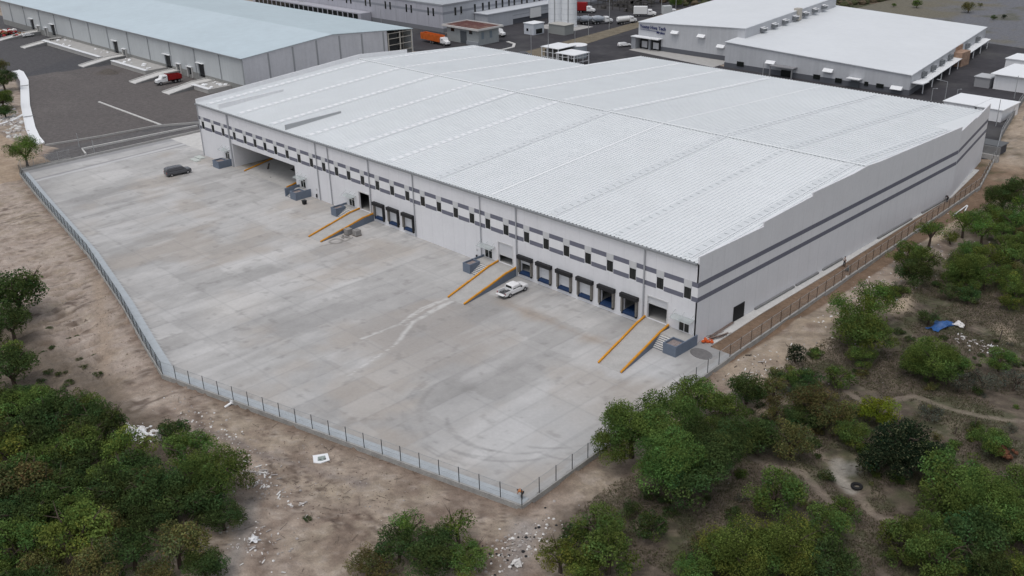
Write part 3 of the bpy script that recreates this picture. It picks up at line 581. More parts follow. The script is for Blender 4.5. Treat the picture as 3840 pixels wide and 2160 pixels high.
# docks
bag = mat('dock_pad', (.02,.02,.022), .75, noise=.15, nscale=6)
SEALS = mat('dock_seal_side', (.16,.15,.135), .7, noise=.2, nscale=3)
for k, x in enumerate(DK):
    mid = k < 3
    d = bpy.data.objects.new('dock_door', None); C.objects.link(d); d.location = (x+70,0,0); d.parent = wh
    m = MB(); m.box(x-1.62,x+1.62,-.62,-.02,3.42,4.02); m.build('header_pad', bag, d)
    for s in (-1, 1):
        m = MB()
        if mid: m.box(x+s*1.40-.2,x+s*1.40+.2,-.38,-.02,1.15,3.42)
        else: m.box(x+s*1.36-.16,x+s*1.36+.16,-.38,-.02,.95,3.42)
        m.build('side_pad', bag if (mid and s > 0) else SEALS, d)
    m = MB(); m.hexa([(x-1.1,-.34,.72),(x+1.1,-.34,.72),(x+1.1,.3,.72),(x-1.1,.3,.72),(x-1.1,-.34,1.05),(x+1.1,-.34,1.05),(x+1.1,.3,1.28),(x-1.1,.3,1.28)]); m.build('leveler', BLUE, d)
    for s in (-1, 1): m = MB(); m.box(x+s*1.28-.14,x+s*1.28+.14,-.30,-.02,.62,1.1); m.build('bumper', BLACK, d)
    z0 = 1.28
    if k == 3: z0 = 2.55
    if k >= 7: z0 = 3.35
    m = MB()
    zz = z0
    while zz < 3.7: m.box(x-1.18,x+1.18,.16,.2,zz,min(zz+.56,3.7)); zz += .58
    m.build('door_panel', DOORW, d)
    if k >= 7:
        m = MB(); m.box(x-1.05,x+1.05,.3,2.4,1.27,1.33); m.build('dock_plate', BLUE, d)
for a, b, c0, c1, fr in DOORS:
    d = bpy.data.objects.new('roller_door', None); C.objects.link(d); d.location = ((a+b)/2+70,0,0); d.parent = wh
    m = MB()
    for q in ((a-.14,a,c0,c1+.14),(b,b+.14,c0,c1+.14),(a,b,c1,c1+.14)): m.box(q[0],q[1],-.06,-.004,q[2],q[3])
    m.build('door_frame', FRAME, d)
    if fr:
        m = MB(); z = c1
        while z > c1-(c1-c0)*fr: m.box(a+.02,b-.02,.12,.17,z-.13,z-.01); z -= .15
        m.build('shutter', DOORW, d)
for x in PD:
    d = bpy.data.objects.new('entrance_door', None); C.objects.link(d); d.location = (x+70,0,0); d.parent = wh
    m = MB()
    for q in ((x-.9,x-.83,1.3,3.1),(x+.83,x+.9,1.3,3.1),(x-.83,x+.83,3.03,3.1),(x-.83,x+.83,2.62,2.7),(x-.05,x+.05,1.3,3.03)): m.box(q[0],q[1],.02,.12,q[2],q[3])
    m.build('door_frame', FRAME, d)
    m = MB(); m.box(x-.83,x+.83,.08,.1,1.3,3.03); m.build('door_glass', GLASS, d)
    cw = 1.75 if x > -5 else 1.7
    m = MB(); m.hexa([(x-cw,-1.35,3.42),(x+cw,-1.35,3.42),(x+cw,-.02,3.62),(x-cw,-.02,3.62),(x-cw,-1.35,3.48),(x+cw,-1.35,3.48),(x+cw,-.02,3.68),(x-cw,-.02,3.68)])
    for s in (-cw+.2, 0, cw-.2): m.bar((x+s,-1.3,3.52),(x+s,-.02,4.3),.04)
    m.build('canopy', GLZ, d)
# inside the building: floors, portal bay
m = MB(); m.box(-99.7,-.3,.32,40,1.0,1.26); m.build('inner_floor', CONC, wh)
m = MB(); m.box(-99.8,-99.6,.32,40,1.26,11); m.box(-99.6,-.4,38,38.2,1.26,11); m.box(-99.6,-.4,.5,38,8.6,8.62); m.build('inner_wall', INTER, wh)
m = MB(); m.box(-125.3,-125.02,.3,26,-.6,6.6); m.build('bay_side_wall', WALL, wh)
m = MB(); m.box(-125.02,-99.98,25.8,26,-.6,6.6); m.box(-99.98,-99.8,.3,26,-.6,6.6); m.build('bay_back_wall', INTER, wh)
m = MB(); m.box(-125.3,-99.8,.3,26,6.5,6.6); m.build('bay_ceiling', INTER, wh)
m = MB(); m.prism([(-125,.3),(-100,.3),(-100,25.8),(-125,25.8)], -.5, -.004); m.build('bay_floor', mat('bay_floor_concrete',(.30,.275,.24),.9,noise=.2,nscale=.5), wh)  # brown tinted concrete, darkened as well for the shade inside the bay
m = MB(); m.box(-119.2,-100.3,9,25.7,-.004,1.25); m.build('bay_platform', CONCD, wh)
# foundation upstands along the blank wall
for a, b in ((15,26),(26.7,33.4),(34.9,41.2),(53.7,66.8),(71,81.5)):
    m = MB(); m.box(.02,.32,a,b,.05,.36); m.build('plinth', CONCD, wh)
# ------------------------------------------------------------------ ramps
def ramp(xb0, xb1, xt0, xt1, label, yb_=-13.4, flat=-2.6, hz=1.26, name='loading_ramp', deck=CONC, rail=YEL, side=SLATE, yt=-.02, group='loading ramps of the long warehouse'):
    o = thing(name, label, 'ramp', ((xb0+xb1)/2, yb_, 0), group)
    def X(y, a, b): t = (y-yb_)/(yt-yb_); return a+(b-a)*t
    ysr = [yb_, yb_+(flat-yb_)*.5, flat, yt]; zsr = [.01, hz*.48, hz, hz]
    m = MB(); 
    for i in range(3):
        y0, y1 = ysr[i], ysr[i+1]; p = [(X(y0,xb0,xt0),y0),(X(y0,xb1,xt1),y0),(X(y1,xb1,xt1),y1),(X(y1,xb0,xt0),y1)]
        m.hexa([(*p[0],-.3),(*p[1],-.3),(*p[2],-.3),(*p[3],-.3),(*p[0],zsr[i]),(*p[1],zsr[i]),(*p[2],zsr[i+1]),(*p[3],zsr[i+1])])
    m.build('deck', deck, o)
    for e0, e1, s in ((xb0,xt0,-1),(xb1,xt1,1)):
        mk = MB(); ms = MB()
        for i in range(3):
            y0, y1 = ysr[i], ysr[i+1]; a0 = X(y0,e0,e1); a1 = X(y1,e0,e1); w = .25*s
            lo, hi = (0, w) if w > 0 else (w, 0)
            k0, k1 = .20, .26
            mk.hexa([(a0+lo,y0,zsr[i]+.06),(a0+hi,y0,zsr[i]+.06),(a1+hi,y1,zsr[i+1]+.06),(a1+lo,y1,zsr[i+1]+.06),(a0+lo,y0,zsr[i]+.06+k0),(a0+hi,y0,zsr[i]+.06+k0),(a1+hi,y1,zsr[i+1]+.06+k1),(a1+lo,y1,zsr[i+1]+.06+k1)])
            ms.hexa([(a0+lo,y0,-.3),(a0+hi,y0,-.3),(a1+hi,y1,-.3),(a1+lo,y1,-.3),(a0+lo,y0,zsr[i]+.06),(a0+hi,y0,zsr[i]+.06),(a1+hi,y1,zsr[i+1]+.06),(a1+lo,y1,zsr[i+1]+.06)])
        mk.build('kerb', rail, o); ms.build('side_wall', side, o)
    return o
ramp(-6.1,-2.4,-8.75,-4.75, 'wide concrete ramp with two orange yellow kerbs nearest the right corner of the warehouse', flat=-2.4)
ramp(-37.1,-33.6,-39.6,-35.6, 'concrete ramp with yellow kerbs beside the white pickup truck')
ramp(-75.7,-72.2,-78.1,-74.0, 'narrow concrete ramp with yellow kerbs beside the stacked grey blocks')
ramp(-120.3,-103.6,-120.3,-103.2, 'wide ramp with yellow kerbs going up inside the dark open bay', yb_=-.4, flat=7.4, yt=8.98, hz=1.25, deck=CONC)
# ------------------------------------------------------------------ entrance stairs
def stairs(x0, x1, bx0, bx1, yf, label, pebble=False):
    # steps between x0..x1, box with parapet bx0..bx1, front at yf
    o = thing('entrance_stairs', label, 'stairs', ((min(x0,bx0)+max(x1,bx1))/2, yf, 0), 'blue grey entrance stairs of the warehouse')
    m = MB(); lo, hi = min(x0,bx0)+.012, max(x1,bx1)-.012
    m.box(lo, hi, yf+2.1, -.02, -.3, 1.26); m.build('landing', CONC, o)
    m = MB(); m2 = MB(); n = 7
    for k in range(n):
        y = yf+.02+k*.3; z = 1.26*(k+1)/(n+1)
        m.box(x0, x1, y, yf+2.1, (z-1.26/(n+1)) if k else -.3, z-.03); m2.box(x0, x1, y-.03, y+.3, z-.03, z)
    m.build('steps', SLATE, o); m2.build('tread', CONCL, o)
    m = MB(); h = 1.62; w = .16
    bt = (bx0, bx1, yf-.3, yf+2.0)
    m.box(bx0,bx1,yf-.3,yf-.3+w,-.3,h); m.box(bx0,bx0+w,yf-.3+w,yf+2.0,-.3,h); m.box(bx1-w,bx1,yf-.3+w,yf+2.0,-.3,h); m.box(bx0+w,bx1-w,yf+2.0-w,yf+2.0,1.0,h)
    ex = bx1-w if bx1 > x1 else bx0
    m.box(ex,ex+w,yf+2.0,-.03,-.3,h); m.build('parapet', SLATE, o)
    m = MB(); m.box(bx0+w,bx1-w,yf-.3+w,yf+2.0-w,-.3,h-.3); m.build('planter_fill', mat('planter_soil', (.25,.21,.20), .95, noise=.4, nscale=5), o)
    m = MB(); e2 = bx0 if bx1 > x1 else bx1-w
    return o
stairs(-4.15,-1.75,-1.75,.42,-4.75, 'blue grey entrance stairs with planter at the right corner of the warehouse')
stairs(-41.55,-39.7,-43.3,-41.55,-4.5, 'blue grey entrance stairs beside the middle ramp near the white pickup')
stairs(-80.9,-78.6,-82.6,-80.9,-3.4, 'blue grey entrance stairs beside the ramp with the grey blocks')
stairs(-98.6,-96.9,-96.9,-94.8,-3.4, 'blue grey entrance stairs just right of the open bay')
stairs(-130.2,-128.9,-128.9,-126.3,-3.0, 'blue grey entrance stairs at the far left, beside the open bay')
m = MB()
for p in ((-98.85,-3.6),): m.box(p[0]-.1,p[0]+.06,-3.6,-.05,-.3,1.7)
tag(m.build('stair_wall', SLATE), 'dark blue grey side wall of the stairs right of the open bay', 'wall')
# ------------------------------------------------------------------ neighbouring buildings
# left grey warehouse
lb = thing('grey_warehouse', 'long pale grey warehouse with black dock doors across the gravel lot at the left', 'warehouse', (-188,40,0))
LX0, LX1, LY, LYB = -384, -187.6, 40.0, 103.0; LYR = 71.5
GW = mat('grey_sheet', (.47,.495,.505), .55, noise=.04, nscale=.2, streak=.05); GW2 = mat('grey_sheet_end', (.56,.57,.60), .6, noise=.05, nscale=.2, streak=.05)
LROOF = mat('left_roof_sheet', (.50,.585,.625), .45, noise=.05, nscale=.05); LROOFB = mat('left_roof_back', (.455,.54,.575), .45, noise=.05, nscale=.05)
tall = [(-352.5,-349.1),(-331.5,-327.9),(-275.9,-272.3),(-237.3,-232.9),(-215.3,-211.6)]
low = [(-345.2,-343.2),(-337.4,-335.4),(-268.1,-266.0),(-229.0,-226.9),(-221.9,-219.4)]
ops = [(a,b,1.2,5.3) for a, b in tall]+[(a,b,1.0,3.3) for a, b in low]
xsn = sorted(set([LX0,LX1]+[o[0] for o in ops]+[o[1] for o in ops])); zsn = [-.3,1.0,1.2,2.05,3.3,5.3,9.9]
mb = MB(); mg = MB()
for i in range(len(xsn)-1):
    cx = (xsn[i]+xsn[i+1])/2
    for j in range(6):
        cz = (zsn[j]+zsn[j+1])/2
        if any(a < cx < b and c0 < cz < c1 for a, b, c0, c1 in ops): continue
        t = mb if zsn[j] >= 2.05 else mg; yy = LY if t is mb else LY-.06
        t.quad((xsn[i],yy,zsn[j]),(xsn[i+1],yy,zsn[j]),(xsn[i+1],yy,zsn[j+1]),(xsn[i],yy,zsn[j+1]))
for a, b, c0, c1 in ops:
    mb.quad((a,LY,c0),(a,LY,c1),(a,LY+.4,c1),(a,LY+.4,c0)); mb.quad((b,LY,c0),(b,LY+.4,c0),(b,LY+.4,c1),(b,LY,c1)); mb.quad((a,LY,c1),(b,LY,c1),(b,LY+.4,c1),(a,LY+.4,c1))
mb.box(LX0,LX1,LYB-.2,LYB,-.3,9.9); mb.build('front_wall', GW, lb)
mg.quad((LX0,LY-.06,2.05),(LX1,LY-.06,2.05),(LX1,LY,2.05),(LX0,LY,2.05)); mg.build('block_base', mat('block_base', (.25,.25,.24), .9, noise=.12, nscale=1), lb)
m = MB(); m.poly([(LX1,LY,-.3),(LX1,92.5,-.3),(LX1,92.5,10.85),(LX1,LYR,12.35),(LX1,LY,9.95)]); m.build('end_wall', GW2, lb)
m = MB(); m.poly([(LX0,LY,-.3),(LX0,LY,9.95),(LX0,LYR,12.35),(LX0,LYB,9.95),(LX0,LYB,-.3)]); m.build('end_wall', GW2, lb)
m = MB(); m.hexa([(LX0,LY-.5,9.9),(LX1+.2,LY-.5,9.9),(LX1+.2,LYR,12.4),(LX0,LYR,12.4),(LX0,LY-.5,10.05),(LX1+.2,LY-.5,10.05),(LX1+.2,LYR,12.55),(LX0,LYR,12.55)]); m.build('roof', LROOF, lb)
m = MB(); m.hexa([(LX0,LYR,12.4),(LX1+.2,LYR,12.4),(LX1+.2,LYB+.3,9.9),(LX0,LYB+.3,9.9),(LX0,LYR,12.55),(LX1+.2,LYR,12.55),(LX1+.2,LYB+.3,10.05),(LX0,LYB+.3,10.05)]); m.build('roof', LROOFB, lb)
m = MB(); m.box(LX0,LX1+.2,LY-.75,LY-.5,9.72,10.0); m.build('gutter', GUT, lb)
for x in (-372.4,-357.5,-341.4,-326.1,-310.6,-294.8,-279.1,-263.1,-247.9,-232.8,-216.6,-201.2,-187.9):
    m = MB(); m.box(x-.16,x+.16,LY-.28,LY-.002,2.05,9.85); m.build('pilaster', mat('pilaster_grey', (.37,.39,.40), .6), lb)
for y in (48.5,57,65.5,74,82.5,91):
    m = MB(); m.box(LX1+.002,LX1+.12,y-.25,y+.25,2,10+2.2*(1-abs(y-71.5)/31.5)-.3); m.build('pilaster', mat('pilaster_end', (.31,.325,.34), .6), lb)
for a, b in tall+low:
    c1 = 5.3 if (a,b) in tall else 3.3; c0 = 1.2 if (a,b) in tall else 1.0
    d = bpy.data.objects.new('dock_opening', None); C.objects.link(d); d.parent = lb; d.location = ((a+b)/2+188,0,0)
    m = MB(); m.box(a,b,LY+.35,LY+.4,c0,c1); m.build('door_panel', BLACKP, d)
    m = MB(); m.box(a-.4,b+.3,LY-.75,LY-.01,c1+.1,c1+.25); m.build('hood', RWHITE, d)
    if (a,b) in low:
        m = MB(); m.box(a-.4,a-.06,LY-.5,LY-.07,.2,c1); m.build('dock_cheek', CONCL, d); m = MB(); m.box(b+.06,b+.35,LY-.5,LY-.07,.2,c1); m.build('dock_cheek', CONCL, d)
m = MB()
for y in (93,97.8,102.6): m.box(LX1-.2,LX1,y-.16,y+.16,0,9.9)
for z in (1.6,3.7,5.8,7.8,9.5): m.box(LX1-.15,LX1-.02,93,102.6,z,z+.16)
for x in (-192,-196.5): 
    for z in (3.7,7.8): m.box(x,x+4.4,102.2,102.4,z,z+.16)
    m.box(x,x+.3,102.1,102.4,0,9.8)
m.build('steel_frame', mat('cream_steel', (.5,.47,.42), .6), lb)
m = MB(); m.box(-187.9,-187.85,93,96.8,1,9.4); m.build('frame_opening', BLACKP, lb)
def rough_platform(x0, x1, label):
    o = thing('dock_platform', label, 'platform', (x0,32.5,0)); m = MB(); m.prism([(x0,32.3),(x1,32.3),(x1,39.9),(x0,39.9)], -.3, 1.15); m.build('platform_body', CONC, o)
    m = MB(); m.box(x0,x1,32.15,33.4,1.15,1.3)
    for k in range(10): m.lump((random.uniform(x0+1,x1-1), random.uniform(34,39), 1.3), random.uniform(.3,.8), 0, .5)
    m.build('platform_edge', RWHITE, o)
rough_platform(-322,-271.5,'long raised concrete platform with scattered rubble before the grey warehouse')
rough_platform(-262,-236.5,'short raised platform with a white edge left of the red dump truck')
rough_platform(-206,-196,'small raised platform beside the rightmost ramp of the grey warehouse')
for k, (xa, lab) in enumerate(((-343.5,'leftmost concrete dock ramp of the grey warehouse'),(-319,'concrete dock ramp at the left end of the long platform'),(-266.6,'concrete dock ramp between the two raised platforms'),(-228.2,'concrete dock ramp beside the red dump truck'),(-206.2,'pale concrete dock ramp closest to the long warehouse'))):
    ramp(xa-2.3, xa+2.3, xa-4.0, xa+.4, lab, yb_=24.0, flat=34.5, yt=39.9, hz=1.15, name='dock_ramp', deck=CONCL, rail=CONCL, side=CONCD, group='dock ramps of the grey warehouse')
# far striped building
fb = thing('striped_factory', 'far pale factory with a grey stripe and pairs of narrow dark windows at the top', 'factory', (-217.5,142,0))
FW = mat('factory_front', (.42,.42,.46), .6, noise=.04, nscale=.2, streak=.06); FW2 = mat('factory_side', (.44,.455,.485), .6, noise=.04, nscale=.2, streak=.05); FS = mat('factory_stripe', (.27,.28,.31), .6); FBASE = mat('factory_base', (.19,.195,.21), .7)
m = MB(); m.box(-345,-217.5,142,142.3,1.55,9.9); m.build('front_wall', FW, fb)
m = MB(); m.box(-217.8,-217.5,142.3,300,1.55,9.9); m.build('side_wall', FW2, fb)
m = MB(); m.box(-345,-217.4,141.85,142.2,-.3,1.55); m.box(-217.8,-217.35,142.2,300,-.3,1.55); m.build('wall_base', FBASE, fb)
m = MB(); m.box(-345,-217.5,141.97,141.998,6.6,7.5); m.box(-217.498,-217.47,142,300,6.6,7.5); m.build('stripe', FS, fb)
m = MB(); m.prism([(-345,142),(-217.4,142),(-217.4,300),(-345,300)], 9.9, 10.1, 0); m.build('roof', mat('factory_roof', (.38,.40,.42), .6, noise=.08, nscale=.1), fb)
m = MB(); m.box(-345,-217.2,141.8,142.0,9.8,10.35); m.box(-217.5,-217.2,142,300,9.8,10.35); m.build('parapet', mat('parapet_grey',(.30,.31,.33),.6), fb)
xw = []
for k in range(9): xw += [-225.9-13.2*k, -222.9-13.2*k]
for x in xw: m = MB(); m.box(x-.45,x+.45,141.93,141.96,5.7,8.6); m.build('window', GLASS, fb)
for y in (148.3,151.3,158.4,162.6,165.9,169.8,173.2,176.8,179.8,184,187,191.2,194.2,198.4,201.4): m = MB(); m.box(-217.46,-217.42,y-.45,y+.45,5.7,8.6); m.build('window', GLASS, fb)
for k in range(20): x = -219.5-6.6*k; m = MB(); m.box(x-.06,x+.06,141.95,141.999,1.6,9.8); m.build('downpipe', PIPE, fb)
can = thing('side_annex', 'low pale annex with a flat roof along the side of the far factory', 'annex', (-214,158,0))
m = MB(); m.box(-217.3,-209.5,157.5,215,5.3,5.6); m.build('roof', mat('annex_roof',(.55,.57,.6),.5), can); m = MB(); m.box(-217.2,-210,158,171.5,-.3,5.3); m.box(-217.2,-210,171.5,215,3.4,5.3); m.box(-210.2,-209.9,171.5,215,2.0,3.3); m.build('wall', FW2, can)
m = MB(); m.box(-217.2,-210.3,171.6,215,-.3,3.4); m.build('dark_bay', mat('bay_dark',(.10,.105,.12),.8), can)
m = MB()
for y in (181,): m.box(-210.1,-209.6,y,y+6,1.2,5); 
m.build('white_panel', WHITEP, can)
# row of dark windows low behind the grey warehouse
o = thing('glazed_annex', 'low row of dark square windows behind the grey warehouse roof', 'annex', (-275,138,0))
m = MB(); m.box(-345,-262,136.5,141.7,-.2,3.6); m.build('wall', FW, o)
for k in range(22): m = MB(); x = -264-3.6*k; m.box(x-2.8,x,136.4,136.47,1.2,3.2); m.build('window', GLASS, o)
# guard house
gh_ = thing('guard_house', 'small grey building with a dark red roof beside the far factory', 'building', (-196,138,0))
m = MB(); m.box(-204.5,-187.8,132.6,142.5,-.3,5.2); m.build('wall', mat('guard_wall',(.33,.35,.35),.8,noise=.08,nscale=1), gh_)
m = MB(); m.box(-206,-186.6,131.4,143.8,5.2,5.55); m.build('roof_slab', CONCL, gh_)
m = MB(); m.box(-205.5,-187.1,131.9,143.3,5.55,5.62); m.build('roof', REDR, gh_)
m = MB()
for q in ((-206,-186.6,131.4,131.8),(-206,-186.6,143.4,143.8),(-206,-205.6,131.8,143.4),(-187,-186.6,131.8,143.4)): m.box(*q,5.55,5.85)
m.build('parapet', CONCL, gh_)
for x0, x1, z0, z1 in ((-202.3,-200.6,3.6,4.7),(-192.5,-190.9,3.6,4.7)): m = MB(); m.box(x0,x1,132.5,132.58,z0,z1); m.build('window', GLASS, gh_)
m = MB(); m.box(-197.3,-194,132.5,132.58,.1,4.3); m.build('door', mat('grey_door',(.09,.10,.11),.6), gh_)
m = MB(); m.box(-193.5,-187.4,131.9,132.5,-.1,1.2); m.build('low_cabinets', mat('cabinet',(.3,.32,.34),.6), gh_)
for k in range(2): m = MB(); m.box(-187.75,-187.7,134+4*k,135.2+4*k,2,4.4); m.build('window', mat('pale_glass',(.2,.24,.27),.3), gh_)
# kerbed island in front of the guard house
m = MB()
pts = [(-189,128.5),(-178,128),(-175.5,132),(-176,138),(-180,142.5),(-185,144)]
for a, b in zip(pts[:-1], pts[1:]): m.bar((*a,.12),(*b,.12),1.0,.22)
tag(m.build('kerb', CONCL), 'curved pale kerb beside the small building with the red roof', 'kerb')
# silos
def silo(x, y, r, h, label):
    o = thing('silo', label, 'silo', (x,y,0), 'tall white silos'); m = MB(); m.cyl((x,y,.3),(x,y,h),r,n=40); m.build('shell', mat('silo_white',(.72,.74,.76),.45,noise=.03,nscale=.5), o, smooth=False)
    m = MB()
    for z in range(1, int(h), 2): m.cyl((x,y,z*1.0),(x,y,z+.07),r+.03,n=40)
    m.build('hoop', mat('silo_hoop',(.5,.53,.56),.5), o)
    m = MB(); m.cyl((x,y,h),(x,y,h+2.2),r,.4,n=40); m.build('cone_roof', RWHITE, o)
    m = MB(); m.cyl((x,y,-.2),(x,y,.3),r+.5,n=32); m.build('plinth', CONCL, o)
    m = MB(); m.bar((x+r*.6,y-r*.85,0),(x+r*.6,y-r*.85,h),.25,.25); m.build('ladder', GALV, o)
silo(-193.2,178.0,2.75,21,'left one of the two tall white silos'); silo(-188.6,180.6,3.0,21,'right one of the two tall white silos')
m = MB(); m.prism([(-199,172),(-181,172),(-181,186),(-199,186)], -.2, .1); tag(m.build('concrete_pad', CONC), 'concrete pad under the silos', kind='structure')
def shed(name, x0, x1, y0, y1, h, label, cat, wallm=BRIGHT, roofm=RWHITE, over=.25, openings=()):
    o = thing(name, label, cat, ((x0+x1)/2,(y0+y1)/2,0)); m = MB(); m.box(x0,x1,y0,y1,-.3,h); m.build('wall', wallm, o); m = MB(); m.box(x0-over,x1+over,y0-over,y1+over,h,h+.18); m.build('roof', roofm, o)
    for q in openings: m = MB(); m.box(*q); m.build('window', GLASS, o)
    return o
shed('site_cabin',-191.8,-186.8,159.3,164.8,3.9,'white box cabin standing alone on the asphalt near the silos','cabin',mat('cabin_white',(.55,.58,.62),.5),openings=((-190.5,-189.5,159.22,159.28,1.2,2.2),(-186.78,-186.7,160.5,163.8,.3,2.0)))
shed('plant_room',-185.5,-177.5,166,171,3.4,'low open roofed shelter right of the white box cabin','shelter',mat('shelter_wall',(.28,.29,.28),.8),mat('shelter_roof',(.42,.41,.38),.8))
# roofed transformer yard
def pergola(x0, x1, y0, y1, h, label, fill):
    o = thing('open_shelter', label, 'shelter', ((x0+x1)/2,(y0+y1)/2,0)); m = MB(); m.box(x0-.3,x1+.3,y0-.3,y1+.3,h,h+.2); m.build('roof', RWHITE, o)
    m = MB(); n = 4
    for k in range(n):
        x = x0+(x1-x0)*k/(n-1)
        for y in (y0,y1): m.box(x-.12,x+.12,y-.12,y+.12,-.2,h)
    for z in (1.2,2.7): m.box(x0,x1,y0-.06,y0+.06,z,z+.12); m.box(x1-.06,x1+.06,y0,y1,z,z+.12)
    m.build('frame', RWHITE, o); m = MB()
    if fill: m.box(x0+.8,x1-.4,y0+.6,y1-.5,-.2,h-.7)
    else:
        for k in range(5): m.box(x0+.8+k*1.3,x0+1.5+k*1.3,y0+1,y0+2.2,-.2,random.uniform(1.4,2.6))
    m.build('equipment', mat('equip_dark',(.09,.085,.08),.8,noise=.3,nscale=2), o)
pergola(-153.5,-146.2,129,137,4.2,'white roofed equipment shelter on the left behind the long roof',True); pergola(-144.6,-137.2,126.6,133.5,3.6,'white framed open shelter on the right behind the long roof',False)
o = thing('water_tank','round water tank with a white top behind the two white shelters','tank',(-147.5,139.5,0)); m = MB(); m.cyl((-147.5,139.5,-.2),(-147.5,139.5,3.9),3.2,n=28); m.build('shell', mat('tank_grey',(.3,.33,.36),.5), o); m = MB(); m.cyl((-147.5,139.5,3.9),(-147.5,139.5,4.05),3.3,n=28); m.build('lid', RWHITE, o)
# right-hand buildings (slightly skewed plans)
def skew(name, label, cat, A, B, Cc, D, za, zb_, zc, zd, wallm, roofm, basem):
    o = thing(name, label, cat, (*B,0)); m = MB(); P = [A,B,Cc,D]; Z = [za,zb_,zc,zd]
    m.prism(P, 1.5, Z); m.build('wall', wallm, o)
    m = MB(); cx = sum(p[0] for p in P)/4; cy = sum(p[1] for p in P)/4
    Q = [(p[0]+(p[0]-cx)*.002, p[1]+(p[1]-cy)*.002) for p in P]; m.prism(Q, -.4, 1.5); m.build('wall_base', basem, o)
    Q = [(p[0]+(p[0]-cx)*.008, p[1]+(p[1]-cy)*.008) for p in P]; m = MB(); m.prism(Q, [z+.003 for z in Z], [z+.2 for z in Z]); m.build('roof', roofm, o)
    return o
RBW = mat('right_wall', (.47,.48,.50), .6, noise=.04, nscale=.2, streak=.06); RBR = mat('right_roof', (.68,.70,.715), .45, noise=.03, nscale=.08); RBB = mat('right_base', (.11,.115,.13), .8)
r1 = skew('signed_building', 'white roofed factory bearing the blue sign, with two canopied docks', 'factory', (-142,164.5),(-100,164.5),(-108.5,236),(-150,236), 8.5,10.7,11.3,9.2, RBW, RBR, RBB)
r2 = skew('white_factory', 'large white roofed factory at the upper right, in front of the vacant lot', 'factory', (-101.6,156.5),(-42.6,156.5),(-55.6,239),(-112,239), 7.6,5.45,5.6,7.8, RBW, RBR, RBB)
# the sign
def text(body, x, y, z, size, m_, parent, name='sign_lettering'):
    cu = bpy.data.curves.new(name, 'FONT'); cu.body = body; cu.size = size; cu.extrude = .04; cu.offset = .03
    t = bpy.data.objects.new(name, cu); C.objects.link(t); cu.materials.append(m_)
    t.rotation_euler = (R(90),0,0); bpy.context.view_layer.update()
    me = bpy.data.meshes.new_from_object(t.evaluated_get(bpy.context.evaluated_depsgraph_get())); me.name = name
    C.objects.unlink(t); bpy.data.objects.remove(t)
    o = bpy.data.objects.new(name, me); C.objects.link(o); o.rotation_euler = (R(90),0,0); o.parent = parent; o.location = (x-parent.location.x, y-parent.location.y, z-parent.location.z); return o
SB = mat('sign_blue', (.02,.03,.12), .5)
ZS = 6; sg = thing('company_sign', 'dark blue company sign on the upper left wall of the factory with canopied docks', 'sign', (-141,164.3,6))
text('Young Hwa Tech', -141.3, 164.3, 6.85, 1.55, SB, sg); text('Mexico', -134.2, 164.3, 5.6, 1.15, SB, sg)
m = MB(); 
for k in range(10): a = -141.2+.8*k; m.hexa([(a,164.3,6.35-.02*k),(a+.8,164.3,6.33-.02*k),(a+.8,164.4,6.33-.02*k),(a,164.4,6.35-.02*k),(a,164.3,6.47-.02*k),(a+.8,164.3,6.43-.02*k),(a+.8,164.4,6.43-.02*k),(a,164.4,6.47-.02*k)])
m.build('sign_swoosh', SB, sg)
m = MB(); m.box(-143,-131.6,161.6,164.4,4.0,4.25); m.build('dock_canopy', RWHITE, r1)
m = MB(); m.box(-143,-141.2,162,164.4,-.2,4.0); m.build('dock_column', mat('dock_col',(.30,.31,.33),.7), r1)
m = MB(); m.box(-136.9,-136.2,163.6,164.4,-.2,4.0); m.build('dock_column', mat('dock_col',(.30,.31,.33),.7), r1)
for x0, x1 in ((-140.9,-137.1),(-136.1,-132.3)):
    d = bpy.data.objects.new('dock_door', None); C.objects.link(d); d.parent = r1; d.location = ((x0+x1)/2+100,0,0)
    m = MB(); m.box(x0,x1,164.2,164.45,.1,3.9); m.build('seal', BLACK, d); m = MB(); m.box(x0+.8,x1-.7,164.1,164.19,.5,2.6); m.build('door_panel', mat('dock_panel',(.5,.5,.52),.6), d)
def hood(x, y, z, w, parent, dx=0, dd=1.0): 
    m = MB(); m.hexa([(x-w/2,y-dd,z),(x+w/2,y-dd,z),(x+w/2,y,z),(x-w/2,y,z),(x-w/2,y-dd,z+.12),(x+w/2,y-dd,z+.12),(x+w/2,y,z+.9),(x-w/2,y,z+.9)]); m.build('vent_hood', RWHITE, parent)
for x, z in ((-126.6,6.4),(-116.1,6.4),(-108.5,4.0)): hood(x,164.4,z,2.8,r1)
for x, z in ((-85.3,3.2),(-66.6,3.3)): hood(x,156.3,z,3.0,r2)
hood(-46,156.3,1.3,3.2,r2)
m = MB(); m.box(-84.2,-76.5,153.8,156.4,2.95,3.2); m.box(-84.2,-83.9,153.9,154.2,0,2.95); m.box(-77,-76.7,153.9,154.2,0,2.95); m.build('entrance_canopy', mat('canopy_dark',(.25,.25,.26),.6), r2)
m = MB(); m.box(-81.6,-77.9,156.2,156.33,-.1,1.9); m.build('entrance_door', GLASS, r2)
m = MB(); m.box(-60.2,-56.2,154.6,156.4,2.5,2.75); m.build('door_canopy', RWHITE, r2); m = MB(); m.box(-59.4,-57,156.2,156.33,-.1,1.8); m.build('side_door', mat('grey_door',(.2,.2,.2),.6), r2)
for x0, x1, z0, z1 in ((-71.1,-69.0,.7,2.0),(-64.2,-62.2,.6,1.9),(-55.4,-54.3,1,2.1),(-51.9,-49.8,1,2.1),(-97,-94.6,1.0,2.4)): m = MB(); m.box(x0,x1,156.2,156.33,z0,z1); m.build('window', GLASS, r2)
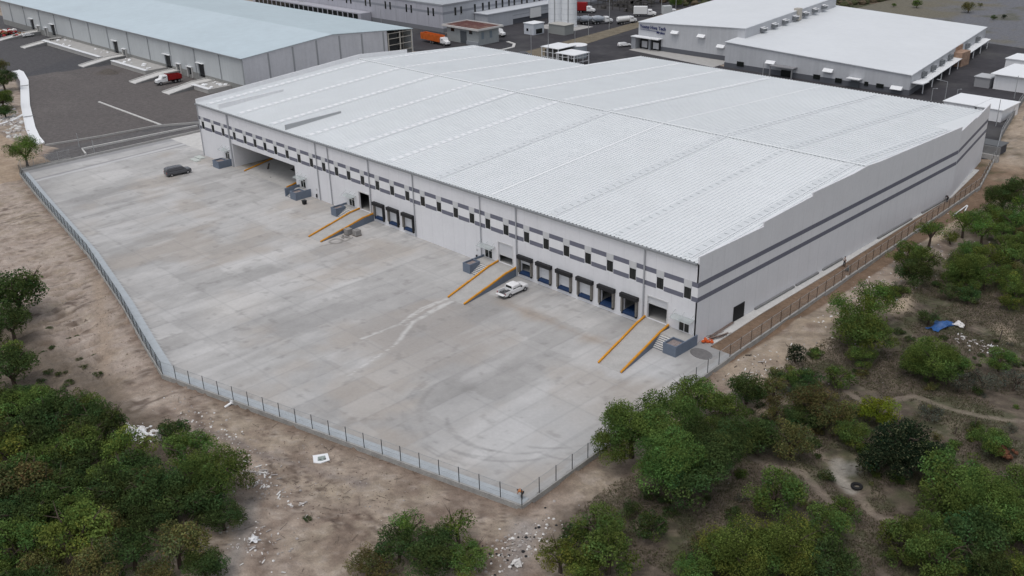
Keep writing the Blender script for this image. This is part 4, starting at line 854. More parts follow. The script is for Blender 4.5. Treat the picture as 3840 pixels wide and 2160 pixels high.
for k in range(7):
    y = 176+8.0*k; x = -100-(y-164.5)*.1189; z = 8.9+.3*k*.4
    m = MB(); m.box(x-.1,x+1.2,y-1.2,y+1.2,z-.7,z+.55); m.build('wall_fan', mat('fan_grey',(.17,.18,.19),.6), r1)
    m = MB(); m.hexa([(x,y-1.3,z+.6),(x+1.5,y-1.3,z+.3),(x+1.5,y+1.3,z+.3),(x,y+1.3,z+.6),(x,y-1.3,z+.7),(x+1.5,y-1.3,z+.4),(x+1.5,y+1.3,z+.4),(x,y+1.3,z+.7)]); m.build('fan_cowl', RWHITE, r1)
m = MB(); m.box(-105.6,-103.6,202,204,8,11.8); m.build('roof_duct', mat('duct_tan',(.42,.39,.34),.6), r1)
def sx(y): return -42.6-(y-156.5)*.1576
for k, y in enumerate((167.5,176.5,185.5,194.5,214,227)):
    x = sx(y); m = MB(); m.box(x-.1,x+.9,y-1.1,y+1.1,3.2,4.5); m.build('wall_fan', mat('fan_grey',(.17,.18,.19),.6), r2)
m = MB(); m.hexa([(sx(160)+.1,160,2.6),(sx(160)+2.6,160,2.5),(sx(236)+2.6,236,2.5),(sx(236)+.1,236,2.6),(sx(160)+.1,160,2.75),(sx(160)+2.6,160,2.65),(sx(236)+2.6,236,2.65),(sx(236)+.1,236,2.75)]); m.build('walkway_roof', RWHITE, r2)
m = MB()
for k in range(9): y = 161+9*k; m.box(sx(y)+2.3,sx(y)+2.5,y,y+.2,-.1,2.6)
m.build('walkway_posts', RWHITE, r2)
m = MB(); x = sx(203); m.hexa([(x+.05,199,3),(x+.35,199,3),(x+.1,207,3),(x-.2,207,3),(x+.05,199,5.6),(x+.35,199,5.6),(x+.1,207,5.6),(x-.2,207,5.6)]); m.box(x,x+3,200,206,0,4.2); m.build('brown_duct', mat('brown_duct',(.33,.22,.16),.8,noise=.3,nscale=1), r2)
m = MB(); x = sx(158); m.box(x,x+3.2,157.5,161.5,3.2,3.4); m.build('door_canopy', RWHITE, r2)
shed('white_shed',-28.3,-20.6,144.8,155.3,2.9,'white flat shed directly behind the far right corner of the warehouse roof','shed'); shed('white_shed',-20.0,-13.9,144.6,155.3,2.9,'white walled shed at the far right corner, right of its twin','shed')
shed('store_building',-29.0,-12,178.5,193.5,4.1,'white store with an overhanging roof at the upper right edge','building',over=.9); shed('low_annex',-34,-29.9,178,183,2.7,'low grey roofed annex left of the white store','annex',mat('annex_w',(.3,.3,.31),.7),mat('annex_r',(.45,.46,.47),.6))
shed('small_store',-35,-20,202,211,3.8,'farther white store at the upper right edge behind the overhanging one','building')
shed('electric_box',-9,-4,118,122,1.6,'dark low equipment enclosure behind the far corner of the warehouse','enclosure',mat('box_dark',(.07,.07,.08),.8),mat('box_dark2',(.12,.125,.13),.8))
def pole(x, y, h, label, arm=0, r=.11, grp=None, ang=0):
    o = thing('lamp_post' if arm else 'pole', label, 'street lamp' if arm else 'pole', (x,y,0), grp); m = MB(); m.cyl((x,y,-.3),(x,y,h),r,r*.7,n=8); m.build('post', GALV, o)
    if arm: m = MB(); m.bar((x,y,h-.05),(x+arm*math.cos(ang),y+arm*math.sin(ang),h+.1),.1,.08); m.bar((x+arm*math.cos(ang)*.8,y+arm*math.sin(ang)*.8,h+.1),(x+arm*math.cos(ang)*1.2,y+arm*math.sin(ang)*1.2,h+.1),.3,.12); m.build('lamp_arm', GALV, o)
    return o
pole(-32.8,156.6,5.2,'lamp post with a long arm beside the right end of the large white factory',2.6,ang=R(170)); pole(-35.5,154.5,3.4,'short curved lamp post left of the long armed one',1.0); pole(-30.6,158.5,3.2,'short lamp post right of the long armed one',.8)
pole(-157.2,127.8,9.5,'thin pole behind the long roof beside the parked dark car'); pole(-148.7,127.0,11.5,'tall thin pole in front of the white roofed shelter'); pole(-156.7,148.6,7,'thin pole on the dry verge behind the round tank')
pole(-170.8,171.6,7.5,'thin pole at the middle of the dry verge'); pole(-172.0,184.7,17,'tallest pole standing right of the silos'); pole(-180.8,228,18,'left one of two poles behind the signed factory roof'); pole(-179.5,236,18,'right one of two poles behind the signed factory roof')
pole(-20.5,171,6,'pole beside the white store at the right edge'); pole(-13.4,140.5,6.5,'pole with crossbars just right of the white sheds'); pole(-84.8,151.5,4.5,'pale post before the left half of the large white factory'); pole(-10.5,150,5,'pole beside the concrete boundary wall at the right edge')
for x, y in ((-169.6,-16.8),): pole(x,y,3.2,'thin post at the left end of the low walls by the gravel lot')
pole(-160.2,-17.0,3.4,'thin post where the low wall meets the yard boundary'); pole(-212.4,146,7,'lamp post before the corner of the far factory',1.2); pole(-252,139,6,'lamp post before the front of the far factory',1.2,ang=R(180))
o = thing('storage_rack','dark steel storage racks behind the parked trucks at the top','rack',(-228,222,0)); m = MB()
for k in range(10):
    x = -214-k*0; 
for xx in range(-214,-190,4):
    for yy in (222,230,238): m.box(xx,xx+.2,yy,yy+.2,0,5)
for z in (1.5,3.2,4.9):
    for yy in (222,230,238): m.box(-214,-190,yy,yy+.15,z,z+.2)
m.build('rack_frame', INTER, o)
for k in range(26): x = random.uniform(-213,-192); y = random.choice((222,230,238)); z = random.choice((.1,1.7,3.4)); m = MB(); m.box(x,x+2.2,y,y+1.2,z,z+1); m.build('stored_goods', mat('goods',(.09,.085,.08),.8,noise=.5,nscale=.6), o)

o = thing('block_wall','grey concrete wall closing the gap behind the far right corner of the warehouse','wall',(-4.8,114,0)); m = MB(); m.box(-8.5,-2.4,113.6,113.9,-.5,2.7); m.build('wall_body', CONCD, o); m = MB(); m.box(-7.9,-2.4,113.0,113.6,-.5,1.0); m.build('footing', CONC, o)
# ------------------------------------------------------------------ vehicles (local: +x forward)
def ring(x, hw, z0, z1, tw=None, r=.12):
    tw = hw if tw is None else tw
    return [(x,-hw*.94,z0),(x,-hw,z0+r),(x,-hw,z1-r*1.2),(x,-tw+r*.4,z1-r*.25),(x,-tw+r*1.6,z1),(x,tw-r*1.6,z1),(x,tw-r*.4,z1-r*.25),(x,hw,z1-r*1.2),(x,hw,z0+r),(x,hw*.94,z0)]
def wheel(parent, x, y, r, w):
    m = MB(); m.cyl((x,y-w/2,r),(x,y+w/2,r),r,n=18); t = m.build('wheel', TYRE, parent)
    s = 1 if y > 0 else -1; m = MB(); m.cyl((x,y+s*(w/2-.03),r),(x,y+s*(w/2+.02),r),r*.6,n=14); m.build('rim', RIM, t)
def place(o, x, y, z, deg): o.location = (x,y,z); o.rotation_euler = (0,0,R(deg)); return o
def pickup(label):
    o = thing('pickup_truck', label, 'pickup'); m = MB()
    m.loft([ring(2.62,.72,.5,.92),ring(2.5,.88,.42,1.02),ring(1.9,.93,.4,1.10),ring(1.25,.94,.4,1.14),ring(-.95,.94,.4,1.12),ring(-.98,.94,.4,1.12)])
    m.box(-2.62,-.98,-.94,.94,.45,.72)
    m.box(-2.62,-.98,-.94,-.84,.72,1.12); m.box(-2.62,-.98,.84,.94,.72,1.12)
    m.build('body', CARW, o)
    m = MB(); m.loft([ring(1.28,.86,1.10,1.16,.80,.03),ring(.62,.84,1.1,1.76,.70),ring(.1,.84,1.1,1.80,.68),ring(-.7,.84,1.1,1.79,.68),ring(-.95,.84,1.1,1.7,.70)]); m.build('cabin', CARW, o)
    m = MB()
    for s in (-1,1):
        for q in (((1.0,1.15),(.52,1.67),(.02,1.71),(.02,1.15)),((-.08,1.15),(-.08,1.71),(-.72,1.69),(-.86,1.15))):
            p = [(x_, s*((.862 if z_ < 1.3 else .765)), z_) for x_, z_ in q]; m.poly(p if s > 0 else p[::-1])
    m.build('side_window', GLASS, o)
    m = MB(); m.poly([(1.22,-.74,1.19),(1.22,.74,1.19),(.70,.64,1.72),(.70,-.64,1.72)]); m.build('windscreen', GLASS, o)
    m = MB(); m.poly([(-.975,-.68,1.25),(-.975,-.6,1.62),(-.975,.6,1.62),(-.975,.68,1.25)]); m.build('rear_window', GLASS, o)
    m = MB(); m.box(-2.5,-1.02,-.82,.82,.722,.74); m.box(-1.6,-1.05,-.5,.1,.74,.95); m.box(-2.3,-1.8,.2,.6,.74,.92); m.build('load_bed', mat('bed_grey',(.10,.10,.105),.7), o)
    m = MB(); m.box(-3.1,-2.62,-.8,.8,.68,.74); m.build('tailgate', CARW, o)
    m = MB(); m.box(-2.72,-2.62,-.85,.85,.42,.6); m.build('bumper', RIM, o)
    m = MB(); m.box(2.55,2.66,-.45,.45,.55,.85); m.build('grille', BLACK, o)
    for s in (-1,1): m = MB(); m.box(2.44,2.58,s*.72-.14,s*.72+.14,.78,.95); m.build('headlight', WHITEP, o); m = MB(); m.box(-2.66,-2.6,s*.88-.06,s*.88+.06,.75,1.05); m.build('tail_light', REDP, o)
    m = MB(); m.box(.75,.95,-1.12,-.93,1.12,1.3); m.box(.75,.95,.93,1.12,1.12,1.3); m.build('mirror', BLACK, o)
    for x in (1.72,-1.62):
        for y in (-.86,.86): wheel(o, x, y, .38, .24)
    m = MB(); m.box(-2.5,2.4,-.8,.8,.28,.45); m.build('chassis', BLACK, o)
    return o
def wagon(name, label, cat, paint, L=5.1, H=1.86, hood=1.3, wdt=.98):
    o = thing(name, label, cat); h = L/2; m = MB(); b = H*.58
    m.loft([ring(h,wdt*.8,.5,b*.82),ring(h-.15,wdt*.95,.42,b*.95),ring(h-hood,wdt,.4,b),ring(-h+.15,wdt,.4,b),ring(-h,wdt*.9,.45,b)]); m.build('body', paint, o)
    m = MB(); m.loft([ring(h-hood+.05,wdt*.9,b-.05,b+.05,wdt*.84,.03),ring(h-hood-.7,wdt*.9,b-.05,H-.06,wdt*.74),ring(0,wdt*.9,b-.05,H,wdt*.73),ring(-h+.35,wdt*.9,b-.05,H-.03,wdt*.73),ring(-h+.08,wdt*.9,b-.05,H-.25,wdt*.78)]); m.build('cabin', paint, o)
    m = MB(); x0 = h-hood-.45
    for s in (-1,1):
        xs_ = [x0, (x0-h*.34), (x0-h*.72), -h+.3]
        for a, c in zip(xs_[:-1], xs_[1:]):
            p = [(a-.06,s*(wdt*.905),b+.06),(a-(.38 if a == x0 else .06),s*(wdt*.815),H-.22),(c+.06,s*(wdt*.815),H-.22),(c+.06,s*(wdt*.905),b+.06)]; m.poly(p if s > 0 else p[::-1])
    m.build('side_window', GLASS, o)
    m = MB(); m.poly([(h-hood+.02,-wdt*.76,b+.08),(h-hood+.02,wdt*.76,b+.08),(h-hood-.62,wdt*.66,H-.14),(h-hood-.62,-wdt*.66,H-.14)]); m.build('windscreen', GLASS, o)
    m = MB(); m.poly([(-h+.055,-wdt*.7,b+.1),(-h+.2,-wdt*.62,H-.24),(-h+.2,wdt*.62,H-.24),(-h+.055,wdt*.7,b+.1)]); m.build('rear_window', GLASS, o)
    m = MB(); m.box(-h+.6,h-hood-.9,-wdt*.66,-wdt*.62,H,H+.05); m.box(-h+.6,h-hood-.9,wdt*.62,wdt*.66,H,H+.05); m.build('roof_rail', RIM, o)
    for s in (-1,1): m = MB(); m.box(h-.12,h+.02,s*wdt*.7-.16,s*wdt*.7+.16,b*.62,b*.8); m.build('headlight', WHITEP, o); m = MB(); m.box(-h-.02,-h+.06,s*wdt*.85-.08,s*wdt*.85+.06,b*.7,b); m.build('tail_light', REDP, o)
    for x in (h-.95,-h+1.05):
        for y in (-wdt*.9,wdt*.9): wheel(o, x, y, .37, .24)
    m = MB(); m.box(-h+.2,h-.3,-wdt*.82,wdt*.82,.26,.45); m.build('chassis', BLACK, o); return o
place(pickup('white double cab pickup with its tailgate down beside the middle ramp'), -31.0, -5.2, 0, 91)
place(wagon('suv', 'dark grey long SUV parked alone on the left part of the concrete yard', 'car', CARG, 5.6, 1.98, 1.2, 1.02), -129.8, -11.3, 0, 83)
def lorry(name, label, cat, cabm, body, L=8.5, bodyf=None, bonnet=True):
    o = thing(name, label, cat); h = L/2; m = MB()
    cabx = h-(1.5 if bonnet else .0)
    m.loft([ring(cabx,1.12,.9,2.6 if not bonnet else 2.0,1.0),ring(cabx-.35,1.15,.8,2.75,1.05),ring(cabx-1.9,1.15,.8,2.8,1.05)]); m.build('cab', cabm, o)
    if bonnet: m = MB(); m.loft([ring(h,.75,.7,1.5,.6),ring(h-.3,.9,.65,1.75,.7),ring(cabx-.1,1.0,.7,1.95,.85)]); m.build('bonnet', cabm, o)
    m = MB(); m.poly([(cabx-.02,-.95,2.02),(cabx-.02,.95,2.02),(cabx-.3,.9,2.6),(cabx-.3,-.9,2.6)])
    for s in (-1,1): p = [(cabx-.4,s*1.165,2.0),(cabx-.5,s*1.13,2.5),(cabx-1.4,s*1.13,2.5),(cabx-1.4,s*1.165,2.0)]; m.poly(p if s > 0 else p[::-1])
    m.build('cab_glass', GLASS, o)
    m = MB(); m.box(-h,h-.4,-.45,.45,.7,.95); m.box(h-.15,h+.05,-1.1,1.1,.5,.8); m.build('chassis', BLACK, o)
    for x in (h-1.1,-h+1.0,-h+2.2):
        for y in (-1.0,1.0): wheel(o, x, y, .5, .32)
    body(o, -h, cabx-2.1); return o
def dump_body(o, x0, x1):
    m = MB(); z0, z1 = 1.1, 2.75; w = 1.25
    m.box(x0,x1,-w,w,z0,z0+.15)
    m.hexa([(x0,-w,z0),(x1,-w,z0),(x1,-w+.1,z0),(x0,-w+.1,z0),(x0,-w,z1-.3),(x1,-w,z1),(x1,-w+.1,z1),(x0,-w+.1,z1-.3)]); m.hexa([(x0,w-.1,z0),(x1,w-.1,z0),(x1,w,z0),(x0,w,z0),(x0,w-.1,z1-.3),(x1,w-.1,z1),(x1,w,z1),(x0,w,z1-.3)])
    m.box(x0,x0+.1,-w,w,z0,z1-.3); m.box(x1-.12,x1,-w,w,z0,z1+.2)
    for k in range(5): x = x0+.5+k*(x1-x0-.9)/4; m.box(x,x+.12,-w-.07,-w,z0,z1-.1); m.box(x,x+.12,w,w+.07,z0,z1-.1)
    m.build('tipper_body', REDP, o); m = MB(); m.box(x0+.15,x1-.15,-w+.15,w-.15,z0+.16,z1-.8); m.build('load', BLACK, o)
def tank_body(mt):
    def f(o, x0, x1):
        m = MB(); m.cyl((x0,0,2.0),(x1,0,2.0),1.05,n=20); m.cyl((x0-.3,0,2.0),(x0,0,2.0),.7,1.05,n=20); m.build('tank', mt, o); m = MB(); m.box(x0+.5,x1-.5,-.3,.3,3.0,3.15); m.build('catwalk', GALV, o)
    return f
def box_body(mt, z1=3.6):
    def f(o, x0, x1): m = MB(); m.box(x0,x1,-1.22,1.22,1.05,z1); m.build('cargo_box', mt, o)
    return f
def mixer_body(o, x0, x1):
    m = MB(); m.loft([[(x, math.cos(a)*r, 2.1+(x0-x)*-.0+ .08*(x-x0)*-1+.3 + math.sin(a)*r) for a in [k*math.pi/6 for k in range(12)]] for x, r in ((x0+.2,.5),(x0+1.4,1.1),(x1-2,1.15),(x1-.2,.7))]); m.build('mixer_drum', mat('mixer_grey',(.36,.39,.43),.5), o)
place(lorry('dump_truck', 'red dump truck with a white bonneted cab between two dock ramps', 'truck', CARW, dump_body, 8.0), -218.6, 31.2, 0, -92)
place(lorry('tanker_truck', 'white tanker truck on the asphalt by the dry verge', 'truck', CARW, tank_body(WHITEP), 8.5), -175.6, 199.5, 0, 75)
place(lorry('mixer_truck', 'leftmost grey mixer truck beside the silos', 'truck', CARW, mixer_body, 8.5), -190, 188, 0, 62)
place(lorry('mixer_truck', 'middle grey mixer truck beside the silos', 'truck', CARW, mixer_body, 8.5), -186.5, 190.5, 0, 62)
place(lorry('mixer_truck', 'rightmost grey mixer truck beside the silos', 'truck', CARW, mixer_body, 8.5), -183, 193.5, 0, 62)
place(lorry('box_truck', 'red box truck with a white cab behind the mixer trucks', 'truck', CARW, box_body(REDP,4.2), 8), -206, 210, 0, 25)
place(lorry('box_truck', 'white box truck parked behind the white tanker', 'truck', CARW, box_body(WHITEP,3.9), 9), -181, 217.5, 0, 35)
place(lorry('box_truck', 'white topped box truck nearest the signed factory roof', 'truck', CARW, box_body(mat('box_pale',(.5,.52,.52),.6),4.2), 7), -173, 224, 0, 60)
place(lorry('semi_truck', 'white semi truck cab showing behind the small red roofed building', 'truck', CARW, box_body(WHITEP,2.4), 8, bonnet=True), -196.5, 149.6, 0, 2)
def trailer_body(o, x0, x1):
    m = MB(); m.box(x0-5,x1,-1.25,1.25,1.1,1.3); m.box(x0-5,x1,-1.25,-1.1,1.3,3.3); m.box(x0-5,x1,1.1,1.25,1.3,3.3); m.box(x0-5,x0-4.85,-1.1,1.1,1.3,3.3); m.box(x1-.15,x1,-1.1,1.1,1.3,3.3); m.build('tipper_trailer', ORNG, o)
    m = MB(); m.box(x0-4.8,x1-.2,-1.05,1.05,1.3,2.5); m.build('load', mat('orange_load',(.35,.09,.02),.9,noise=.3,nscale=1), o)
place(lorry('tipper_truck', 'orange tipper trailer truck with a white cab behind the roof ridge end', 'truck', CARW, trailer_body, 10), -200.5, 125.6, 0, -4)
place(wagon('parked_car', 'white car parked at the left edge between dock ramps', 'car', CARW, 4.6, 1.5, 1.1, .9), -342.6, 34.5, 0, 95)
place(wagon('parked_car', 'dark parked car at the edge of the long roof, left of the shelters', 'car', CARG, 4.6, 1.5, 1.1, .9), -161.6, 129.3, 0, 40)
place(wagon('parked_car', 'white car at the corner of the factory with the sign', 'car', CARW, 4.6, 1.5, 1.1, .9), -146.8, 163, 0, 60)
place(wagon('parked_car', 'blue van among the trucks at the top', 'car', mat('blue_car',(.02,.06,.25),.4), 5, 2.1, .9, .95), -186, 222, 0, 20)
# ------------------------------------------------------------------ people
def skin(name, pts, edges, radii, m_, parent, lvl=1):
    me = bpy.data.meshes.new(name); me.from_pydata(pts, edges, []); me.materials.append(m_); o = bpy.data.objects.new(name, me); C.objects.link(o); o.parent = parent
    md = o.modifiers.new('skin', 'SKIN'); md.use_smooth_shade = True
    if not me.skin_vertices: me.skin_vertices.new(name='')
    for i, r in enumerate(radii): me.skin_vertices[0].data[i].radius = (r, r); 
    me.skin_vertices[0].data[0].use_root = True
    sb = o.modifiers.new('sub', 'SUBSURF'); sb.levels = lvl; sb.render_levels = lvl; return o
def person(label, loc, deg, J, shirt, trous, hat=None):
    # J: dict of joints in local metres (x forward)
    o = thing('person', label, 'person', loc, rz=R(deg))
    k = ['pelvis','chest','neck','head','lsh','lel','lha','rsh','rel','rha','lhip','lkn','lan','lto','rhip','rkn','ran','rto']
    P = [J[a] for a in k]; E_ = [(0,1),(1,2),(2,3),(1,4),(4,5),(5,6),(1,7),(7,8),(8,9),(0,10),(10,11),(11,12),(12,13),(0,14),(14,15),(15,16),(16,17)]
    rr = [.13,.145,.06,.10,.07,.048,.035,.07,.048,.035,.095,.065,.045,.04,.095,.065,.045,.04]
    # hands: palm plus fingers as short skinned chains on the same body
    for s in ('l','r'):
        h = Vector(J[s+'ha']); e = Vector(J[s+'el']); dr = (h-e).normalized(); side = dr.cross(Vector((1,0,.2))).normalized(); base = k.index(s+'ha')
        for f in range(4):
            t = h+dr*.05+side*(f-1.5)*.022; t2 = t+dr*(.07,.085,.08,.06)[f]; n = len(P); P += [tuple(t), tuple(t2)]; rr += [.011,.009]; E_ += [(base,n),(n,n+1)]
        n = len(P); t = h+side*.05+dr*.01; P += [tuple(t), tuple(t+dr*.04+side*.015)]; rr += [.012,.010]; E_ += [(base,n),(n,n+1)]
    skin('body', P, E_, rr, SKIN, o)
    a = lambda *n: [J[x] for x in n]
    skin('shirt', a('pelvis','chest','lsh','lel','rsh','rel'), [(0,1),(1,2),(2,3),(1,4),(4,5)], [.15,.17,.09,.066,.09,.066], shirt, o)
    skin('trousers', a('pelvis','lhip','lkn','lan','rhip','rkn','ran'), [(0,1),(1,2),(2,3),(0,4),(4,5),(5,6)], [.145,.11,.085,.07,.11,.085,.07], trous, o)
    m = MB(); h = Vector(J['head']); m.lump(h+Vector((-.015,0,.045)), .118, 0, .8, 10); m.build('hair' if hat is None else 'cap', HAIR if hat is None else hat, o, smooth=True) if False else None
    mm = MB(); 
    rings = []
    for q, z in ((1.0,-.01),(1.02,.04),(.8,.09),(.35,.12)): rings.append([(h.x-.012+math.cos(t)*.112*q, h.y+math.sin(t)*.105*q, h.z+z) for t in [i*math.pi/5 for i in range(10)]])
    mm.loft(rings); ob = bpy.data.meshes.new('hair'); ob.from_pydata(mm.v, [], mm.f); ob.materials.append(hat or HAIR); oo = bpy.data.objects.new('cap' if hat else 'hair', ob); C.objects.link(oo); oo.parent = o
    mm = MB(); mm.lump(h+Vector((.10,0,-.01)), .02); ob = bpy.data.meshes.new('nose'); ob.from_pydata(mm.v, [], mm.f); ob.materials.append(SKIN); oo = bpy.data.objects.new('nose', ob); C.objects.link(oo); oo.parent = o
    for s in ('l','r'):
        mm = MB(); A = Vector(J[s+'an']); T = Vector(J[s+'to']); mm.bar(A+Vector((-.06,0,-.03)), T+Vector((.03,0,-.01)), .10, .10); ob = bpy.data.meshes.new('boot'); ob.from_pydata(mm.v, [], mm.f); ob.materials.append(BOOT); oo = bpy.data.objects.new('boot', ob); C.objects.link(oo); oo.parent = o
    return o
stand = dict(pelvis=(0,0,.95),chest=(.02,0,1.28),neck=(.03,0,1.47),head=(.05,0,1.62),lsh=(.02,.19,1.40),lel=(-.02,.25,1.12),lha=(.10,.26,.90),rsh=(.02,-.19,1.40),rel=(.02,-.26,1.13),rha=(.18,-.22,.98),lhip=(0,.09,.90),lkn=(.03,.10,.50),lan=(-.02,.11,.08),lto=(.14,.12,.04),rhip=(0,-.09,.90),rkn=(.12,-.10,.50),ran=(.10,-.11,.08),rto=(.26,-.12,.04))
bend = dict(pelvis=(-.10,0,.88),chest=(.22,0,1.05),neck=(.38,0,1.08),head=(.50,0,1.02),lsh=(.30,.19,1.10),lel=(.36,.22,.82),lha=(.46,.14,.62),rsh=(.30,-.19,1.10),rel=(.38,-.22,.82),rha=(.48,-.10,.62),lhip=(-.08,.10,.84),lkn=(.02,.13,.46),lan=(-.08,.13,.08),lto=(.08,.15,.04),rhip=(-.08,-.10,.84),rkn=(.08,-.13,.46),ran=(.02,-.14,.08),rto=(.18,-.15,.04))
sit = dict(pelvis=(0,0,.30),chest=(.10,0,.62),neck=(.14,0,.80),head=(.18,0,.94),lsh=(.10,.19,.74),lel=(.26,.24,.50),lha=(.46,.16,.48),rsh=(.10,-.19,.74),rel=(.26,-.24,.50),rha=(.48,-.14,.50),lhip=(.04,.10,.28),lkn=(.40,.14,.48),lan=(.36,.14,.09),lto=(.52,.16,.04),rhip=(.04,-.10,.28),rkn=(.42,-.14,.50),ran=(.40,-.14,.09),rto=(.56,-.15,.04))
person('person in an orange top and dark trousers bending over at the sharp front fence corner', (7.5,-41.9,.0), 200, bend, ORC, NAVY)
person('person in a white shirt and dark trousers standing on the footpath by the blank wall', (1.75,39.0,.05), 250, stand, WHTC, NAVY)
person('person in grey green clothes crouching inside the long back fence', (3.2,37.6,-.06), 200, sit, GRC, GRC, GRC)
person('person in dark clothes bending down at the far end of the blank wall', (.75,80.6,-.02), 150, bend, NAVY, NAVY)
# ------------------------------------------------------------------ small things in the yard
def gz(x, y): return float(gh(np.array(float(x)), np.array(float(y))))
for k, (x, y, s) in enumerate(((-71.6,-7.6,.85),(-69.9,-6.9,.8))):
    lab = ('left cube of stacked grey blocks beside the third ramp','right cube of stacked grey blocks beside the third ramp')[k]
    o = thing('block_stack', lab, 'block stack', (x,y,0), 'stacks of grey blocks'); m = MB(); m.box(x-.6,x+.6,y-.6,y+.6,0,.12); m.build('pallet', WOOD, o)
    m = MB()
    for i in range(3):
        for j in range(3):
            for z in range(5): m.box(x-.58+.39*i,x-.58+.39*i+.37,y-.58+.39*j,y-.58+.39*j+.37,.13+z*.2,.13+z*.2+.19)
    m.build('blocks', BLOCK, o)
o = thing('broken_blocks','low heap of broken grey blocks in front of the two stacks','rubble',(-70.6,-9,0)); m = MB()
for k in range(22): m.lump((-70.6+random.gauss(0,.5),-9+random.gauss(0,.35),.08),random.uniform(.08,.2),0,.7)
m.build('pieces', BLOCK, o)
def bin_(x, y, label, c=BLACK): 
    o = thing('waste_bin', label, 'bin', (x,y,0)); m = MB(); m.hexa([(x-.3,y-.3,0),(x+.3,y-.3,0),(x+.3,y+.3,0),(x-.3,y+.3,0),(x-.38,y-.38,.8),(x+.38,y-.38,.8),(x+.38,y+.38,.8),(x-.38,y+.38,.8)]); m.build('tub', c, o); m = MB(); m.box(x-.4,x+.4,y-.4,y+.4,.8,.86); m.build('rim', BLACKP, o)
bin_(-91.8,-3.7,'black tub standing on the yard right of the stairs by the open bay')
for x, z in ((-92.6,1.15),(-44.9,1.3)):
    lab = 'black extinguisher on the wall '+('near the black tub' if x < -60 else 'left of the middle stairs')
    o = thing('fire_extinguisher', lab, 'extinguisher', (x,-.2,.4)); m = MB(); m.cyl((x,-.2,.35),(x,-.2,1.05),.16,n=10); m.build('cylinder', BLACK, o); m = MB(); m.box(x-.2,x+.2,-.05,-.004,1.75,2.15); m.build('notice_plate', mat('notice',(.5,.5,.5),.5), o)
o = thing('panel_stack','stack of pale sheets lying at the far left corner of the warehouse','panels',(-137.6,-2,0)); m = MB(); m.box(-139,-136.4,-2.6,-1.2,0,.25); m.box(-138.2,-135.2,-4.2,-2.9,0,.2); m.build('sheets', mat('sheet_pale',(.5,.53,.50),.6), o)
o = thing('steel_scrap','tangle of dark steel offcuts on the floor of the open bay','scrap',(-114.5,3,0)); m = MB()
for a, b in (((-113.4,1.2,.1),(-112.2,2.0,.1)),((-113.2,1.6,.1),(-111.6,.9,.1)),((-116.6,3.1,.1),(-116.0,3.4,1.9)),((-114,5,.1),(-111,5.6,.2)),((-112.5,4.4,.3),(-107.5,6,.4)),((-111.6,3.2,.2),(-109.4,3.6,.3)),((-108.8,6.2,.8),(-104.6,6.6,.9)),((-110,7,.8),(-104.6,7.4,.6))): m.bar(a, b, .28, .25)
m.build('offcuts', mat('dark_steel',(.05,.04,.035),.7), o)
for x, y, lab in ((-109.5,6.2,'left black machine inside the open bay'),(-105.4,6.0,'right black machine inside the open bay')):
    o = thing('machine', lab, 'machine', (x,y,0)); m = MB(); m.box(x-1.5,x+1.5,y-.7,y+.7,.3,1.1); m.box(x-.4,x+.4,y-.6,y+.6,1.1,1.8); m.build('housing', BLACKP, o); m = MB()
    for s in (-1,1):
        for t in (-.6,.6): m.cyl((x+s*1.1,y+t-.1,.3),(x+s*1.1,y+t+.1,.3),.3,n=12)
    m.build('wheels', TYRE, o)
m = MB(); m.cyl((-119.2,1.2,.0),(-117.9,.6,.0),.0,n=3) if False else None
o = thing('manhole_slab','round dark grey concrete slab beside the right corner stairs','slab',(2.5,-2.0,.01)); m = MB()
m.v += [(2.35+math.cos(a)*1.75+math.sin(a)*.1, -1.75+math.sin(a)*1.25-math.cos(a)*.25, z) for z in (.0,.06) for a in [k*math.pi/16 for k in range(32)]]
m.f += [tuple(range(32,64))]+[(k,(k+1)%32,32+(k+1)%32,32+k) for k in range(32)]; m.m += [0]*33
m.build('slab', mat('slab_dark',(.155,.15,.15),.9,noise=.15,nscale=2), o)
o = thing('orange_netting','heap of orange netting and boards against the right corner of the warehouse','netting',(.9,1.6,0)); m = MB()
for k in range(16): m.lump((.95+random.gauss(0,.35),1.5+random.gauss(0,.3),.2+random.random()*.35),random.uniform(.12,.3),0,.7)
m.build('netting', mat('netting_orange',(.55,.10,.025),.9,noise=.3,nscale=5), o); m = MB()
for k in range(9): m.bar((.2+random.random(),2+random.random()*.8,.1+k*.05),(1.1+random.random(),4+random.random()*2,.1+k*.04),.12,.04)
for k in range(3): m.bar((.35+.2*k,3,.2),(.15+.15*k,9,.25),.10,.06)
m.build('boards', mat('old_boards',(.20,.15,.13),.9,noise=.3,nscale=2), o)
for k in range(26):
    pass
# ------------------------------------------------------------------ outside the fence
def rubble(name, label, cx, cy, sx, sy, n, r0, r1, mats, lift=.02, rot=0, kind='stuff', flat=.6):
    m = MB()
    for k in range(n):
        a = random.gauss(0,sx); b = random.gauss(0,sy); x = cx+a*math.cos(rot)-b*math.sin(rot); y = cy+a*math.sin(rot)+b*math.cos(rot)
        r = random.uniform(r0,r1)*random.uniform(.5,1)
        if name == 'rubble' and r0 > .055 and random.random() < .25: 
            an = random.random()*3.14; z = gz(x,y)+.06; m.bar((x-math.cos(an)*r*2,y-math.sin(an)*r*2,z),(x+math.cos(an)*r*2,y+math.sin(an)*r*2,z+random.uniform(-.05,.15)),r*.9,r*.35,random.randrange(len(mats)))
        else: m.lump((x,y,gz(x,y)+lift),r,random.randrange(len(mats)),flat,6)
    return tag(m.build(name, mats), label, 'rubble', kind=kind)
rubble('rubble','pile of white rubble beside the lower left grove',-36.6,-64.6,1.5,.7,110,.12,.42,[RWHITE,STONEW])
rubble('rubble','broken concrete pieces scattered right of the lower left grove',-17,-59.3,3.6,1.0,120,.07,.32,[STONE,STONEW,STONE],rot=R(-5))
